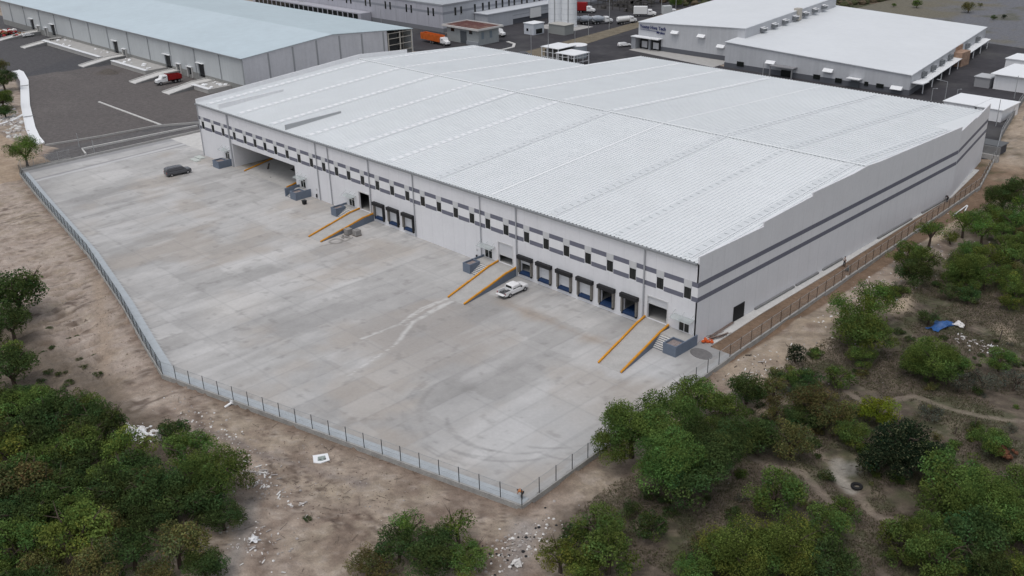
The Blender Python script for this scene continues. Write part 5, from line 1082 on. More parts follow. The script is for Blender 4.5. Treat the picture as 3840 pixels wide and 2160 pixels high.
rubble('rubble','rubbish and stones below the sharp fence corner',12.2,-47.2,1.3,3.2,240,.05,.24,[STONE,STONEW,BLACK,STONE])
rubble('rubble','white rubbish heap behind the wooden posts in the scrub',28.0,27.6,2.2,.9,70,.06,.26,[STONE,STONEW,STONE,WOOD])
rubble('rubble','white rubbish near the right edge below the blue tarp',30.8,26.4,1.0,1.0,22,.08,.28,[RWHITE,STONE])
rubble('rubble','stones lying under the fence between the concrete corner and the pipe',-30,-57.5,6,1.1,120,.05,.22,[STONE,STONE,STONEW])
rubble('rubble','grey stones along the bottom edge between two groves',-9,-66,4,1.5,120,.06,.24,[STONE,STONEW,STONE])
rubble('rubble','stones beside the right fence above the largest tree',9.5,-1,2.2,4.5,110,.06,.24,[STONE,STONEW,WOOD])
rubble('rubble','small pale stones on the bare slope left of the yard',-88,-57,14,4,160,.04,.16,[STONE,mat('clod',(.17,.13,.105),.95)])
rubble('rubble','dark clods and stones on the bare ground below the front fence',-12,-54,9,2.4,200,.04,.15,[mat('clod',(.17,.13,.105),.95),mat('clod',(.17,.13,.105),.95),STONE],rot=R(14))
rubble('rubble','brown clods turned up over the bare slope left of the yard',-80,-56,16,5,420,.05,.17,[mat('clod',(.17,.13,.105),.95),mat('clod2',(.27,.22,.17),.95)])
rubble('rubble','brown clods scattered over the bare ground by the bottom fence',-10,-56,12,4,420,.04,.14,[mat('clod',(.17,.13,.105),.95),mat('clod2',(.27,.22,.17),.95)],rot=R(14))
rubble('gravel','small stones and litter through the right scrubland',27,-2,9,14,120,.04,.12,[STONE,mat('clod',(.17,.13,.105),.95),WOOD])
rubble('gravel','stones beside the back fence and pale bank',10,40,2.5,16,200,.06,.3,[STONEW,STONE])
# twigs and dead sticks
m = MB()
for k in range(520):
    if k < 380: x = random.uniform(12,46); y = random.uniform(-34,52)
    else: x = random.uniform(-40,12); y = random.uniform(-66,-46) ; 
    if inpoly(np.array(x),np.array(y),INSIDE): continue
    z = gz(x,y)+.04; a = random.random()*6.28; l = random.uniform(.3,1.3); m.bar((x,y,z),(x+math.cos(a)*l,y+math.sin(a)*l,z+random.uniform(0,.25)),.03,.03)
tag(m.build('dead_sticks', WOOD), 'dead sticks lying through the scrub', 'sticks', kind='stuff')
o = thing('upright_pipe','short white pipe standing upright beside the rubble and the lower left grove','pipe',(-33.2,-63.6,gz(-33.2,-63.6))); m = MB(); m.cyl((-33.2,-63.6,-1),(-33.2,-63.6,gz(-33.2,-63.6)+1.45),.28,n=14); m.build('pipe', STONEW, o)
o = thing('discarded_board','white board with a green grey picture lying on the bare ground','board',(-15.5,-52.2,gz(-15.5,-52.2)+.1)); z = gz(-15.5,-52.2)+.12
m = MB(); P_ = [(-16.55,-52.75),(-15.0,-53.3),(-14.2,-52.55),(-14.55,-51.5),(-16.0,-51.35)]; P_ = [(-16.6,-52.6),(-15.3,-53.35),(-14.65,-52.9),(-14.35,-51.75),(-15.7,-51.1)]; m.prism(P_, z-.05, z+.05); m.build('board', RWHITE, o)
m = MB(); m.prism([(-15.9,-52.35),(-15.2,-52.85),(-14.85,-52.5),(-14.75,-51.95),(-15.5,-51.6)], z+.052, z+.062); m.build('picture_patch', mat('patch_green',(.26,.30,.28),.8,noise=.3,nscale=4), o)
m = MB(); m.prism([(-15.35,-52.5),(-15.15,-52.65),(-15.05,-52.3)], z+.063, z+.07); m.prism([(-15.0,-52.1),(-14.85,-52.15),(-14.85,-51.9),(-15.0,-51.85)], z+.063, z+.07); m.build('dark_patch', BLACKP, o)
# tarp: crumpled sheet
def cloth(name, label, cat, cx, cy, pts, m_, h=.35, seed=3):
    o = thing(name, label, cat, (cx,cy,gz(cx,cy))); n = 16; mb = MB(); g = np.zeros((n,n,3))
    for i in range(n):
        for j in range(n):
            u, w = i/(n-1), j/(n-1); p = (np.array(pts[0])*(1-u)*(1-w)+np.array(pts[1])*u*(1-w)+np.array(pts[2])*u*w+np.array(pts[3])*(1-u)*w)
            x, y = p; x += (float(vnoise(u*5,w*5,1,seed))-.5)*.5; y += (float(vnoise(u*5,w*5,1,seed+5))-.5)*.5
            g[i,j] = (x,y,gz(x,y)+.06+h*float(vnoise(u*4,w*4,1,seed+9))**2*4*.35+(.35*math.sin(u*3.14)*math.sin(w*3.14)))
    for i in range(n): 
        for j in range(n): mb.v.append(tuple(g[i,j]))
    for i in range(n-1):
        for j in range(n-1): mb.f.append((i*n+j,(i+1)*n+j,(i+1)*n+j+1,i*n+j+1)); mb.m.append(0)
    mb.build('sheet', m_, o); return o
cloth('blue_tarp','crumpled blue tarp thrown over bushes at the right','tarp',22.4,29.3,[(20.9,27.0),(22.6,27.2),(23.6,31.6),(21.4,31.4)],TARP,.5)
cloth('plastic_sheet','pale plastic sheet lying against the right end of the blue tarp','sheet',23.8,31.2,[(23.2,30.6),(24.6,30.4),(24.6,31.9),(23.3,32)],STONEW,.3,8)
cloth('plastic_sheet','white plastic bag at the bottom of the bare ground left of the bottom centre trees','bag',-7.8,-65.6,[(-8.3,-66.0),(-7.5,-66.1),(-7.3,-65.3),(-8.1,-65.2)],RWHITE,.4,5)
cloth('plastic_sheet','white sacks beside the rubble trail at the bottom','bag',14.2,-49.3,[(13.8,-49.7),(14.6,-49.7),(14.7,-48.9),(13.9,-48.8)],STONEW,.4,11)
bpy.ops.mesh.primitive_torus_add(major_radius=.48, minor_radius=.19, major_segments=28, minor_segments=12, location=(31.9,-14.2,gz(31.9,-14.2)+.2)); ty = bpy.context.object; ty.name = 'tyre'; ty.scale = (1,1,.8); ty.data.materials.append(TYRE); tag(ty, 'black tyre lying beside the pale mud hollow', 'tyre')
o = thing('plastic_pipes','white plastic pipes lying outside the far end of the back fence','pipes',(4.2,78,gz(4.2,78))); m = MB(); m.cyl((4.5,74.8,gz(4.5,74.8)+.15),(4.1,81.8,gz(4.1,81.8)+.3),.11,n=8); m.cyl((4.3,81.6,gz(4.3,81.6)+.3),(5.0,78.6,gz(5,78.6)+.12),.11,n=8); m.build('pipe', RWHITE, o)
for k, (x, y, h, lab) in enumerate(((25.0,30.4,1.7,'leaning dark wooden post left of the white rubbish'),(30.0,30.1,1.9,'dark wooden post right of the white rubbish'),(36.4,5.9,1.5,'wooden post below the curved footpath'),(35.3,3.1,1.0,'short wooden post left of the post below the footpath'),(20.1,7.1,.9,'short black stump in the middle scrub'),(31.8,-20.2,.9,'black stump below the tyre'))):
    o = thing('wooden_post', lab, 'post', (x,y,gz(x,y))); m = MB(); m.cyl((x,y,gz(x,y)-.3),(x+.1,y+.05,gz(x,y)+h),.09,.07,n=7); m.build('post', WOOD, o)
o = thing('earth_bank','rusty red brown eroded bank of earth at the right edge','earth bank',(41.6,1.6,gz(41.6,1.6))); m = MB()
for k in range(26): m.lump((41.4+random.gauss(0,.55),1.3+random.gauss(0,.45),gz(41.4,1.3)+.1+random.random()*.7),random.uniform(.2,.55),0,.8)
m.build('earth', RUST, o)
o = thing('drain_outlet','white drain outlet pipe poking from the front fence wall','outlet',(-34.2,-53.1,-.3)); m = MB(); m.box(-34.6,-33.9,-53.2,-52.9,-.35,.1); m.cyl((-34.2,-53.1,-.25),(-34.3,-54.1,-.55),.16,n=10); m.build('pipe', RWHITE, o)
# scrap at the top left
o = thing('scrap_heap','heap of pale sheets and brown rubbish at the far left edge','scrap',(-353,31,0)); m = MB()
for k in range(60): m.lump((random.gauss(-354,4),random.gauss(31,1.6),.6+random.random()*1.2),random.uniform(.3,1.2),random.randrange(4),.6)
bpy.data.objects.remove(o); tag(m.build('scrap_heap', [STONEW,mat('brown_junk',(.22,.12,.06),.9,noise=.5,nscale=1),REDP,WOOD]), 'heap of pale sheets and brown rubbish at the far left edge', 'scrap', kind='stuff')
o = thing('gravel_mound','low mound of dark gravel on the lot before the grey warehouse','mound',(-250.2,27,0)); m = MB()
rings = [[(-250.2+math.cos(a)*q*5*(1+.12*math.sin(a*3)), 26.2+math.sin(a)*q*2.2, z) for a in [k*math.pi/12 for k in range(24)]] for q, z in ((1,-.05),(.75,.35),(.45,.8),(.15,1.05))]
m.loft(rings); m.build('gravel', mat('gravel_mound_m',(.10,.088,.078),.95,noise=.2,nscale=1.5,bump=.1,bscale=3), o)
TREES=[
 (-83.0, -62.2, 3.08, 'd', 'dark tree at the left edge on the bare slope'),
 (-73.8, -66.1, 2.45, 'd', 'lower dark crown at the left edge above the bright bush'),
 (-68.5, -68.8, 1.69, 'y', 'small bright green bush at the left edge'),
 (-60.3, -70.9, 2.67, 'd', 'round dark green bush at the left edge below the bare slope'),
 (-43.8, -68.2, 2.09, 'g', 'small green crown at the top edge of the lower left grove'),
 (-41.5, -72.0, 2.88, 'd', 'wide dark tree along the top edge of the lower left grove'),
 (-37.1, -68.7, 2.48, 'd', 'dark tree beside the white rubble heap'),
 (-48.7, -74.5, 2.37, 'g', 'green tree at the left edge at the top of the grove'),
 (-38.8, -78.6, 2.65, 'y', 'yellow green tree at the left edge in the middle of the grove'),
 (-39.5, -75.1, 2.43, 'd', '*GL'),
 (-29.7, -68.7, 2.52, 'y', 'bright green tree in front of the white rubble heap'),
 (-33.8, -72.1, 2.53, 'g', '*GL'),
 (-23.7, -64.1, 2.5, 'g', 'green tree in the grove just below the upright pipe'),
 (-30.7, -62.6, 1.62, 'd', 'small dark tree right of the upright pipe'),
 (-16.6, -64.6, 3.11, 'g', 'large green tree at the right edge of the lower left grove'),
 (-24.8, -70.2, 2.29, 'd', '*GL'),
 (-31.2, -80.1, 2.85, 'o', 'olive green tree at the left edge of the grove'),
 (-25.9, -73.1, 2.27, 'g', '*GL'),
 (-27.3, -77.7, 2.48, 'd', '*GL'),
 (-19.1, -70.0, 2.56, 'd', '*GL'),
 (-15.3, -68.1, 2.44, 'd', '*GL'),
 (-18.2, -79.6, 2.87, 'y', 'yellowish green tree at the bottom of the lower left grove'),
 (-19.0, -76.4, 1.97, 'o', 'tree with an orange brown tinge in the lower left grove'),
 (-25.9, -81.9, 2.4, 'd', '*GL'),
 (-10.0, -72.8, 3.07, 'o', 'broad olive tree at the bottom of the lower left grove'),
 (-11.9, -66.8, 2.16, 'd', 'dark tree at the right edge of the lower left grove near the gravel'),
 (-20.8, -84.3, 2.36, 'g', '*GL'),
 (-12.9, -76.2, 1.97, 'd', '*GL'),
 (-6.3, -72.0, 2.13, 'd', '*GL'),
 (-17.0, -82.9, 1.94, 'o', '*GL'),
 (-12.6, -79.2, 2.12, 'o', '*GL'),
 (-16.4, -72.6, 1.98, 'd', '*GL'),
 (-26.4, -84.1, 2.05, 'd', '*GL'),
 (-34.5, -76.6, 2.25, 'g', '*GL'),
 (-20.6, -74.0, 2.1, 'd', '*GL'),
 (-23.0, -77.3, 2.09, 'g', '*GL'),
 (-19.6, -86.2, 1.93, 'g', '*GL'),
 (-8.7, -75.7, 1.92, 'o', '*GL'),
 (4.5, -55.0, 1.85, 'l', 'feathery green tree at the bottom centre, topmost of its clump'),
 (5.5, -57.3, 2.05, 'd', 'dark tree on the left side of the bottom centre clump'),
 (9.3, -56.2, 2.39, 'd', 'large dark tree in the middle of the bottom centre clump'),
 (7.6, -51.2, 1.69, 'l', 'feathery tree at the right end of the bottom centre clump'),
 (11.3, -53.3, 2.02, 'g', 'green tree at the bottom right of the bottom centre clump'),
 (4.7, -60.5, 1.71, 'o', 'olive tree at the left end of the bottom centre clump'),
 (7.2, -53.6, 1.76, 'd', 'small tree inside the bottom centre clump'),
 (6.7, -60.3, 1.53, 'o', 'olive bush at the bottom frame edge left of the bottom centre clump'),
 (17.8, -41.6, 2.41, 'g', 'green tree just below the fence corner rubble, top of its clump'),
 (21.5, -44.1, 2.69, 'g', 'large green tree at the bottom edge right of the rubble'),
 (18.0, -47.1, 2.09, 'y', 'yellow green tree at the bottom edge beside the rubble trail'),
 (16.4, -43.3, 1.53, 'd', 'small dark tree left of the clump below the fence corner'),
 (17.2, -35.4, 1.09, 'b', 'small bush below the large tree at the fence'),
 (21.1, -36.7, 1.62, 'd', 'low dark bush right of the clump below the fence corner'),
 (20.5, -46.9, 1.71, 'y', '*BC'),
 (11.1, -27.6, 3.63, 'g', 'large tree by the right fence, left half of its crown'),
 (14.1, -24.3, 3.99, 'g', 'large tree by the right fence, its topmost crown'),
 (19.6, -24.7, 3.72, 'd', 'large tree by the right fence, its right crown'),
 (18.3, -30.5, 3.75, 'g', 'large tree by the right fence, its lower middle crown'),
 (21.6, -30.4, 2.93, 'd', 'large tree by the right fence, its lowest crown'),
 (10.8, -30.4, 2.24, 'g', 'large tree by the right fence, its leftmost low crown'),
 (10.0, -14.3, 2.75, 'g', 'tree leaning over the right fence above the largest tree'),
 (13.5, -7.7, 2.25, 'd', 'dark bush on the earth right of the fence end of the yard'),
 (14.6, -14.2, 2.31, 'g', 'green tree behind the largest tree by the fence'),
 (20.8, -16.6, 2.47, 'd', 'dark bushy tree right of the largest tree'),
 (23.9, -14.5, 2.36, 'o', 'olive tree right of the dark bushy tree'),
 (17.8, -16.8, 2.09, 'd', 'low tree between the largest tree and the bushy ones'),
 (12.5, 5.7, 1.45, 'k', 'small dark round bush on the pale earth'),
 (15.5, -0.3, 1.34, 'g', 'small green bush below the dark round bush'),
 (21.3, -5.7, 2.61, 'o', 'olive bush in the middle scrub'),
 (21.0, -8.5, 1.82, 'd', 'dark bush on the left of the middle scrub'),
 (25.0, -6.5, 2.36, 'o', 'wide olive bush right of the middle scrub'),
 (27.6, -7.9, 1.85, 'g', 'green bush at the lower end of the middle scrub'),
 (20.0, 3.7, 1.64, 'g', 'small green tree above the middle scrub'),
 (27.8, -1.4, 2.1, 'v', 'bright yellow green bush in the middle of the scrubland'),
 (19.5, 10.7, 1.7, 'g', 'small green bush below the tall open tree'),
 (14.2, 22.9, 2.53, 'l', 'tall open tree with a pale cliff behind it, its top crown'),
 (12.7, 16.8, 2.37, 'l', 'tall open tree near the fence, its left crown'),
 (16.2, 15.7, 2.86, 'l', 'tall open tree near the fence, its middle crown'),
 (15.9, 23.5, 2.29, 'l', 'tall open tree near the fence, its right crown'),
 (16.9, 13.3, 2.99, 'g', 'tall open tree near the fence, its lower crown'),
 (19.4, 14.6, 2.38, 'g', 'tall open tree near the fence, its lower right crown'),
 (33.6, -7.4, 3.03, 'k', 'very dark tree with pale specks in its leaves'),
 (33.7, -11.1, 2.4, 'k', 'lower left part of the very dark speckled tree'),
 (36.6, -8.2, 2.62, 'k', 'right part of the very dark speckled tree'),
 (27.5, 13.5, 3.2, 'g', 'wide green bush below the blue tarp'),
 (29.4, 15.5, 2.07, 'g', 'green bush right of the wide bush'),
 (25.5, 13.2, 1.78, 'g', 'bush on the left of the wide bush below the tarp'),
 (33.2, 21.6, 1.78, 'g', 'green bush near the right edge below the white rubbish'),
 (33.5, 15.2, 1.82, 's', 'grey leafless bush near the right edge'),
 (36.4, 18.0, 1.62, 's', 'grey bush at the right edge'),
 (31.7, 13.3, 1.42, 's', '*GREY'),
 (31.8, 3.8, 1.3, 's', 'grey green round bush beside the footpath'),
 (40.1, 1.2, 1.9, 'g', 'bright green bush beside the rusty earth bank'),
 (40.3, -9.5, 3.04, 'g', 'tree at the top left of the large lower right grove'),
 (44.4, -12.5, 3.43, 'g', 'largest crown of the lower right grove'),
 (45.3, -6.6, 2.42, 'g', 'tree at the right edge on top of the lower right grove'),
 (41.4, -13.7, 2.54, 'g', '*GR'),
 (47.2, -12.8, 2.62, 'g', '*GR'),
 (45.7, -17.7, 2.71, 'd', '*GR'),
 (44.3, -22.4, 2.5, 'g', '*GR'),
 (40.3, -20.8, 1.98, 'g', 'tree at the left side of the lower right grove'),
 (49.7, -17.8, 1.81, 'y', 'yellow green tree in the bottom right corner'),
 (41.1, -23.5, 1.39, 'g', 'small bush at the bottom left of the lower right grove'),
 (47.9, -20.3, 2.07, 'd', '*GR'),
 (41.2, -18.1, 1.8, 'g', '*GR'),
 (28.1, -24.7, 2.67, 'g', 'green tree left of the tyre'),
 (33.8, -20.6, 1.41, 'g', 'small round bush left of the lower right grove'),
 (34.1, -25.5, 2.24, 'g', 'green tree between the two lower groves'),
 (30.2, -35.5, 3.14, 'y', 'yellowish green tree at the bottom edge, left of two big ones'),
 (27.3, -36.3, 1.95, 'o', 'olive tree at the bottom edge left of the big yellowish tree'),
 (33.4, -31.8, 3.14, 'y', 'big yellowish green tree at the bottom edge, right of two'),
 (32.7, -34.8, 2.27, 'g', '*BR'),
 (35.7, -31.6, 2.09, 'g', '*BR'),
 (27.8, -39.1, 1.72, 'g', '*BR'),
 (10.1, 83.1, 3.26, 'd', 'dark tree at the right edge above the pale cliff'),
 (9.6, 91.5, 2.6, 'd', '*RE'),
 (13.5, 75.2, 2.0, 'g', 'small tree at the right edge below the dark tree'),
 (10.4, 69.8, 2.27, 'g', 'small green tree beside the white pipes'),
 (8.3, 55.7, 2.43, 'l', 'open bush beside the back fence'),
 (9.1, 45.6, 2.47, 'g', 'tree leaning against the back fence'),
 (12.4, 43.9, 2.42, 'g', 'green tree right of the tree at the back fence'),
 (13.4, 38.9, 2.36, 'd', 'dark bush below the tree at the back fence'),
 (18.8, 44.8, 3.22, 'g', 'spreading tree with a visible dark trunk right of the back fence'),
 (18.4, 53.3, 2.32, 'y', 'yellowish crown behind the spreading tree'),
 (21.8, 55.4, 3.07, 'g', '*RE'),
 (23.9, 49.6, 1.98, 'g', '*RE'),
 (27.3, 43.6, 2.03, 'g', '*RE'),
 (20.7, 28.3, 1.49, 'b', 'low bush left of the blue tarp'),
 (19.4, 38.4, 1.57, 'b', 'low bush below the spreading tree'),
 (13.2, 33.0, 1.46, 'b', 'low bush right of the pale cliff'),
 (-162.2, -31.8, 3.97, 'l', 'lone small tree beside the drainage channel'),
 (-247.4, -7.0, 4.3, 'd', 'dark tree at the left edge by the asphalt'),
 (-223.5, -15.7, 3.55, 'g', '*LE'),
 (-213.0, -18.9, 2.37, 'd', '*LE'),
 (-278.6, 2.4, 2.61, 'o', '*LE'),
 (-442.4, 58.9, 2.27, 'd', 'far tree at the top left corner'),
]
BUSHES=[(-61.9, -61.5, 0.62), (-58.7, -62.3, 0.67), (-55.8, -61.5, 0.71), (-61.2, -59.6, 0.45), (-61.2, -66.2, 0.77), (-59.9, -65.0, 0.83), (-56.7, -68.8, 0.9), (-54.8, -68.0, 0.79), (-56.3, -65.5, 0.86), (-51.6, -67.4, 0.94), (-59.7, -67.8, 0.71), (-54.5, -66.8, 0.69), (-7.0, -59.8, 0.55), (-75.7, -60.5, 0.54), (-68.2, -62.7, 0.81), (-68.0, -64.2, 0.75), (-69.3, -58.9, 0.41), (-69.5, -60.0, 0.41), (15.1, -6.9, 0.65), (16.9, -7.0, 0.59), (17.1, -9.4, 0.98), (15.0, -9.1, 0.59), (-57.0, -70.1, 0.42), (-54.9, -70.2, 0.47)]
FAR=[(-330.3, 141.9, 1.8), (-324.5, 141.7, 1.79), (-318.6, 141.7, 1.95), (-310.8, 140.3, 1.75), (-305.8, 139.8, 1.39), (-201.6, 237.3, 1.71), (-199.6, 245.9, 2.41), (-185.9, 244.6, 2.36), (-185.2, 256.3, 2.4), (-311.5, 196.3, 1.51), (-85.9, 299.9, 1.87), (-106.7, 299.9, 1.45), (-72.0, 288.8, 0.9), (-69.9, 293.7, 0.75), (-87.9, 316.3, 0.8), (-114.7, 296.7, 0.81)]
# ------------------------------------------------------------------ vegetation
def leafmat(name, col, var=.35, trans=.38):
    m = bpy.data.materials.new(name); m.use_nodes = True; n = m.node_tree.nodes; l = m.node_tree.links; n.clear()
    out = n.new('ShaderNodeOutputMaterial'); a = n.new('ShaderNodeVertexColor'); a.layer_name = 'col'; oi = n.new('ShaderNodeObjectInfo')
    hsv = n.new('ShaderNodeHueSaturation'); l.new(a.outputs[0], hsv.inputs['Color'])
    mr = n.new('ShaderNodeMapRange'); mr.inputs[3].default_value = .482; mr.inputs[4].default_value = .515; l.new(oi.outputs['Random'], mr.inputs[0]); l.new(mr.outputs[0], hsv.inputs['Hue'])
    mr2 = n.new('ShaderNodeMapRange'); mr2.inputs[3].default_value = .84; mr2.inputs[4].default_value = 1.18; l.new(oi.outputs['Random'], mr2.inputs[0]); l.new(mr2.outputs[0], hsv.inputs['Value'])
    di = n.new('ShaderNodeBsdfDiffuse'); tr = n.new('ShaderNodeBsdfTranslucent'); mx = n.new('ShaderNodeMixShader'); mx.inputs[0].default_value = trans
    l.new(hsv.outputs[0], di.inputs[0]); l.new(hsv.outputs[0], tr.inputs[0]); l.new(di.outputs[0], mx.inputs[1]); l.new(tr.outputs[0], mx.inputs[2]); l.new(mx.outputs[0], out.inputs[0]); m['c'] = col; return m
KIND = {'d':((.062,.100,.036),1.0,.9),'g':((.102,.158,.044),1.0,.95),'y':((.125,.168,.042),.95,.9),'v':((.15,.20,.025),1.0,.8),'o':((.125,.135,.055),.8,.95),'l':((.10,.165,.04),.55,1.0),'k':((.022,.036,.020),1.0,1.0),'s':((.115,.125,.10),.5,.8),'b':((.07,.10,.04),.9,.7)}
LM = {k: leafmat('foliage_'+n, KIND[k][0]) for k, n in zip('dgyvolksb', ('dark','green','yellowish','bright','olive','light','very_dark','grey','low'))}
def crown_mesh(kind, seed, Rr, leaf):
    rg = np.random.default_rng(seed); col, dens, flat = KIND[kind]; nl = int(16+Rr*9)
    # lobes through a dome shaped volume
    L = []
    for k in range(nl):
        a = rg.uniform(0, 2*np.pi); q = rg.uniform(.15, 1)**.6; h = rg.uniform(-.55, .75); rr = Rr*(1-.45*max(0,h)**1.5)*q*.82
        L.append((math.cos(a)*rr, math.sin(a)*rr, h*Rr*.62*flat, Rr*rg.uniform(.15,.37), rg.uniform(.62,1.42), rg.uniform(-.08,.10)))
    Vs = []; Cs = []
    for (x,y,z,r,br,hu) in L:
        n = int(dens*4*np.pi*r*r/(leaf*leaf*.62)*.80)
        u = rg.normal(size=(n,3)); u /= np.linalg.norm(u,axis=1,keepdims=True); u = u[(u[:,2] > -.75)]
        n = len(u); rad = r*(rg.uniform(.0,1,size=(n,1))**.33*.5+.55)*rg.uniform(.8,1.18,size=(n,1))
        c = u*rad*np.array([1,1,.78]) + np.array([x,y,z])
        nr = u*.55+rg.normal(size=(n,3))*.55+np.array([0,0,.45]); nr /= np.linalg.norm(nr,axis=1,keepdims=True)
        t = np.cross(nr, rg.normal(size=(n,3))); t /= np.linalg.norm(t,axis=1,keepdims=True); b = np.cross(nr,t)
        s = leaf*rg.uniform(.55,1.25,size=(n,1)); w = s*rg.uniform(.4,.7,size=(n,1))
        q = np.stack([c-t*s*.5, c+b*w*.5, c+t*s*.5, c-b*w*.5],1); Vs.append(q)
        cc = np.array(col)*br*rg.uniform(.65,1.4,size=(n,1)); cc = cc*np.array([1+hu*2.2,1,1-hu]); 
        if kind == 'k': m_ = rg.random(n) < .10; cc[m_] = np.array((.14,.15,.08))
        if kind == 'o': m_ = rg.random(n) < .12; cc[m_] = np.array((.16,.11,.05))
        Cs.append(np.repeat(cc[:,None,:],4,1))
    V = np.concatenate(Vs).reshape(-1,3).astype(np.float32); Cc = np.concatenate(Cs).reshape(-1,3); nf = len(V)//4
    me = bpy.data.meshes.new('crown'); me.vertices.add(len(V)); me.vertices.foreach_set('co', V.ravel()); me.loops.add(nf*4); me.loops.foreach_set('vertex_index', np.arange(nf*4,dtype=np.int32)); me.polygons.add(nf)
    me.polygons.foreach_set('loop_start', np.arange(0,nf*4,4,dtype=np.int32)); me.polygons.foreach_set('loop_total', np.full(nf,4,np.int32)); me.update(calc_edges=True)
    a = me.color_attributes.new('col','FLOAT_COLOR','POINT'); a.data.foreach_set('color', np.concatenate([np.clip(Cc,0,1),np.ones((len(Cc),1))],1).astype(np.float32).ravel()); me.materials.append(LM[kind]); return me
def trunk_mesh(seed, Rr, h0):
    rg = random.Random(seed); m = MB(); base = Vector((0,0,-h0)); fork = Vector((rg.uniform(-.2,.2),rg.uniform(-.2,.2),-h0*.45))
    m.cyl(base, fork, .09*Rr**.8+.03, .065*Rr**.8+.02, n=7, cap=False)
    for k in range(6):
        a = k*1.05+rg.random(); e = fork+Vector((math.cos(a)*Rr*.45, math.sin(a)*Rr*.45, h0*.45+rg.uniform(-.1,.35)*Rr)); m.cyl(fork, e, .045*Rr**.8+.012, .025*Rr**.8, n=5, cap=False)
        for j in range(2): b = a+rg.uniform(-.7,.7); m.cyl(e, e+Vector((math.cos(b)*Rr*.35, math.sin(b)*Rr*.35, rg.uniform(.05,.4)*Rr)), .025*Rr**.8, .008, n=4, cap=False)
    me = bpy.data.meshes.new('trunk'); me.from_pydata([tuple(p) for p in m.v], [], m.f); me.materials.append(TRUNK); return me
CM = {}; TM = {}
def crown_for(kind, R_, i):
    cls = 1.3 if R_ < 1.7 else 2.4 if R_ < 3.1 else 3.8
    key = (kind, cls, i % 2)
    if key not in CM: CM[key] = crown_mesh(kind, hash((ord(kind), int(cls*10), i % 2)) % 9999, cls, .19 if cls > 1.5 else .15)
    tk = (cls, i % 3, kind == 'l')
    if tk not in TM: TM[tk] = trunk_mesh(int(cls*10)+i % 3, cls, cls*(1.15 if kind == 'l' else .85))
    return CM[key], TM[tk], cls
GRP = {'*UR':('tree or tall bush scattered over the slope right of the back fence','trees on the slope right of the back fence'),'*MS':('olive or green bush filling the thicket in the middle scrub','bushes of the middle scrub thicket'),'*GL':('bushy tree crowded inside the lower left grove, away from its edges','trees inside the lower left grove'),'*BC':('yellow green tree at the bottom edge just right of the rubble trail',None),'*GR':('tree packed inside the large lower right grove','trees inside the large lower right grove'),'*BR':('green tree filling the gaps between the big yellowish trees at the bottom edge','trees between the yellowish bottom trees'),'*RE':('tree in the group along the right edge above the blue tarp','trees at the right edge above the tarp'),'*LE':('dark tree at the left edge beside the white drainage channel','trees beside the drainage channel'),'*GREY':('grey bush left of the one at the right edge',None)}
MERGE = {'large tree by the right fence':'largest green tree of all, spreading beside the right fence','tall open tree':'tall open crowned tree in front of the pale bank, right of the back fence','very dark tree':'broad very dark tree speckled with pale leaves in the right scrub'}
roots = {}
def fill(poly, n, sep, lab, kinds, r0, r1, seed):
    rg = random.Random(seed); out = []
    X0, X1 = min(p[0] for p in poly), max(p[0] for p in poly); Y0, Y1 = min(p[1] for p in poly), max(p[1] for p in poly)
    for k in range(n*40):
        x = rg.uniform(X0,X1); y = rg.uniform(Y0,Y1)
        if len(out) >= n: break
        if not inpoly(np.array(x),np.array(y),poly): continue
        if any(math.hypot(x-t[0],y-t[1]) < sep for t in out) or any(math.hypot(x-t[0],y-t[1]) < sep*.75 for t in TREES): continue
        out.append((x,y,rg.uniform(r0,r1),rg.choice(kinds),lab))
    return out
TREES = TREES + fill([(-54,-72),(-42,-67),(-31,-67.5),(-24,-69),(-19.5,-72),(-14,-78),(-13,-92),(-50,-92)], 34, 2.6, '*GL', 'dgdo', 1.7, 2.5, 3) + fill([(30,-46),(33,-36),(38,-30),(44,-26),(55,-22),(55,-46)], 12, 2.8, '*GR', 'gdg', 1.8, 2.6, 4) + fill([(12,48),(10,60),(8,78),(14,82),(24,70),(34,50),(33,38),(22,38),(15,42)], 26, 2.8, '*UR', 'ggdoyl', 1.3, 2.5, 6) + fill([(15.5,-.5),(20,3),(25.5,-3),(25,-7),(19.5,-9.5),(15,-7.5)], 9, 1.9, '*MS', 'ogdb', 1.0, 1.7, 9)
for i, (x, y, R_, kind, lab) in enumerate(TREES):
    if 'very dark speckled' in lab: lab = 'very dark tree '+lab
    mk = next((k for k in MERGE if lab.startswith(k)), None)
    me, tm, cls = crown_for(kind, R_, i); s = R_/cls*(1.42 if (x < -12 and y < -55 and y > -100 and x > -80) else 1.75 if (x <= -60 and y < -50) else 1.2 if x > 0 else 1.1); zb = gz(x, y); h0 = cls*(1.15 if kind == 'l' else .85)*s
    grp = None
    if lab in GRP: lab, grp = GRP[lab]
    if mk and mk in roots: root = roots[mk]
    else:
        nm = 'bush' if ('bush' in lab and kind not in 'l') or R_ < 1.4 else 'tree'
        root = thing(nm, MERGE[mk] if mk else lab, 'bush' if nm == 'bush' else 'tree', (x,y,zb), grp)
        if mk: roots[mk] = root
        t = bpy.data.objects.new('trunk' if nm == 'tree' else 'stems', tm); C.objects.link(t); t.parent = root; t.scale = (s,s,s); t.location = (0,0,h0-.1+(.6 if mk else 0)); t.rotation_euler = (0,0,random.random()*6)
    c = bpy.data.objects.new('crown' if root.name.startswith('tree') else 'foliage', me); C.objects.link(c); c.parent = root
    lift = {'large tree by the right fence':1.25,'tall open tree':.9}.get(mk, 0) if mk else 0
    c.location = (x-root.location.x, y-root.location.y, h0*.95+lift+zb-root.location.z); c.rotation_euler = (0,0,random.random()*6.28); c.scale = (s*random.uniform(.93,1.07), s*random.uniform(.93,1.07), s*random.uniform(.85,1.1))
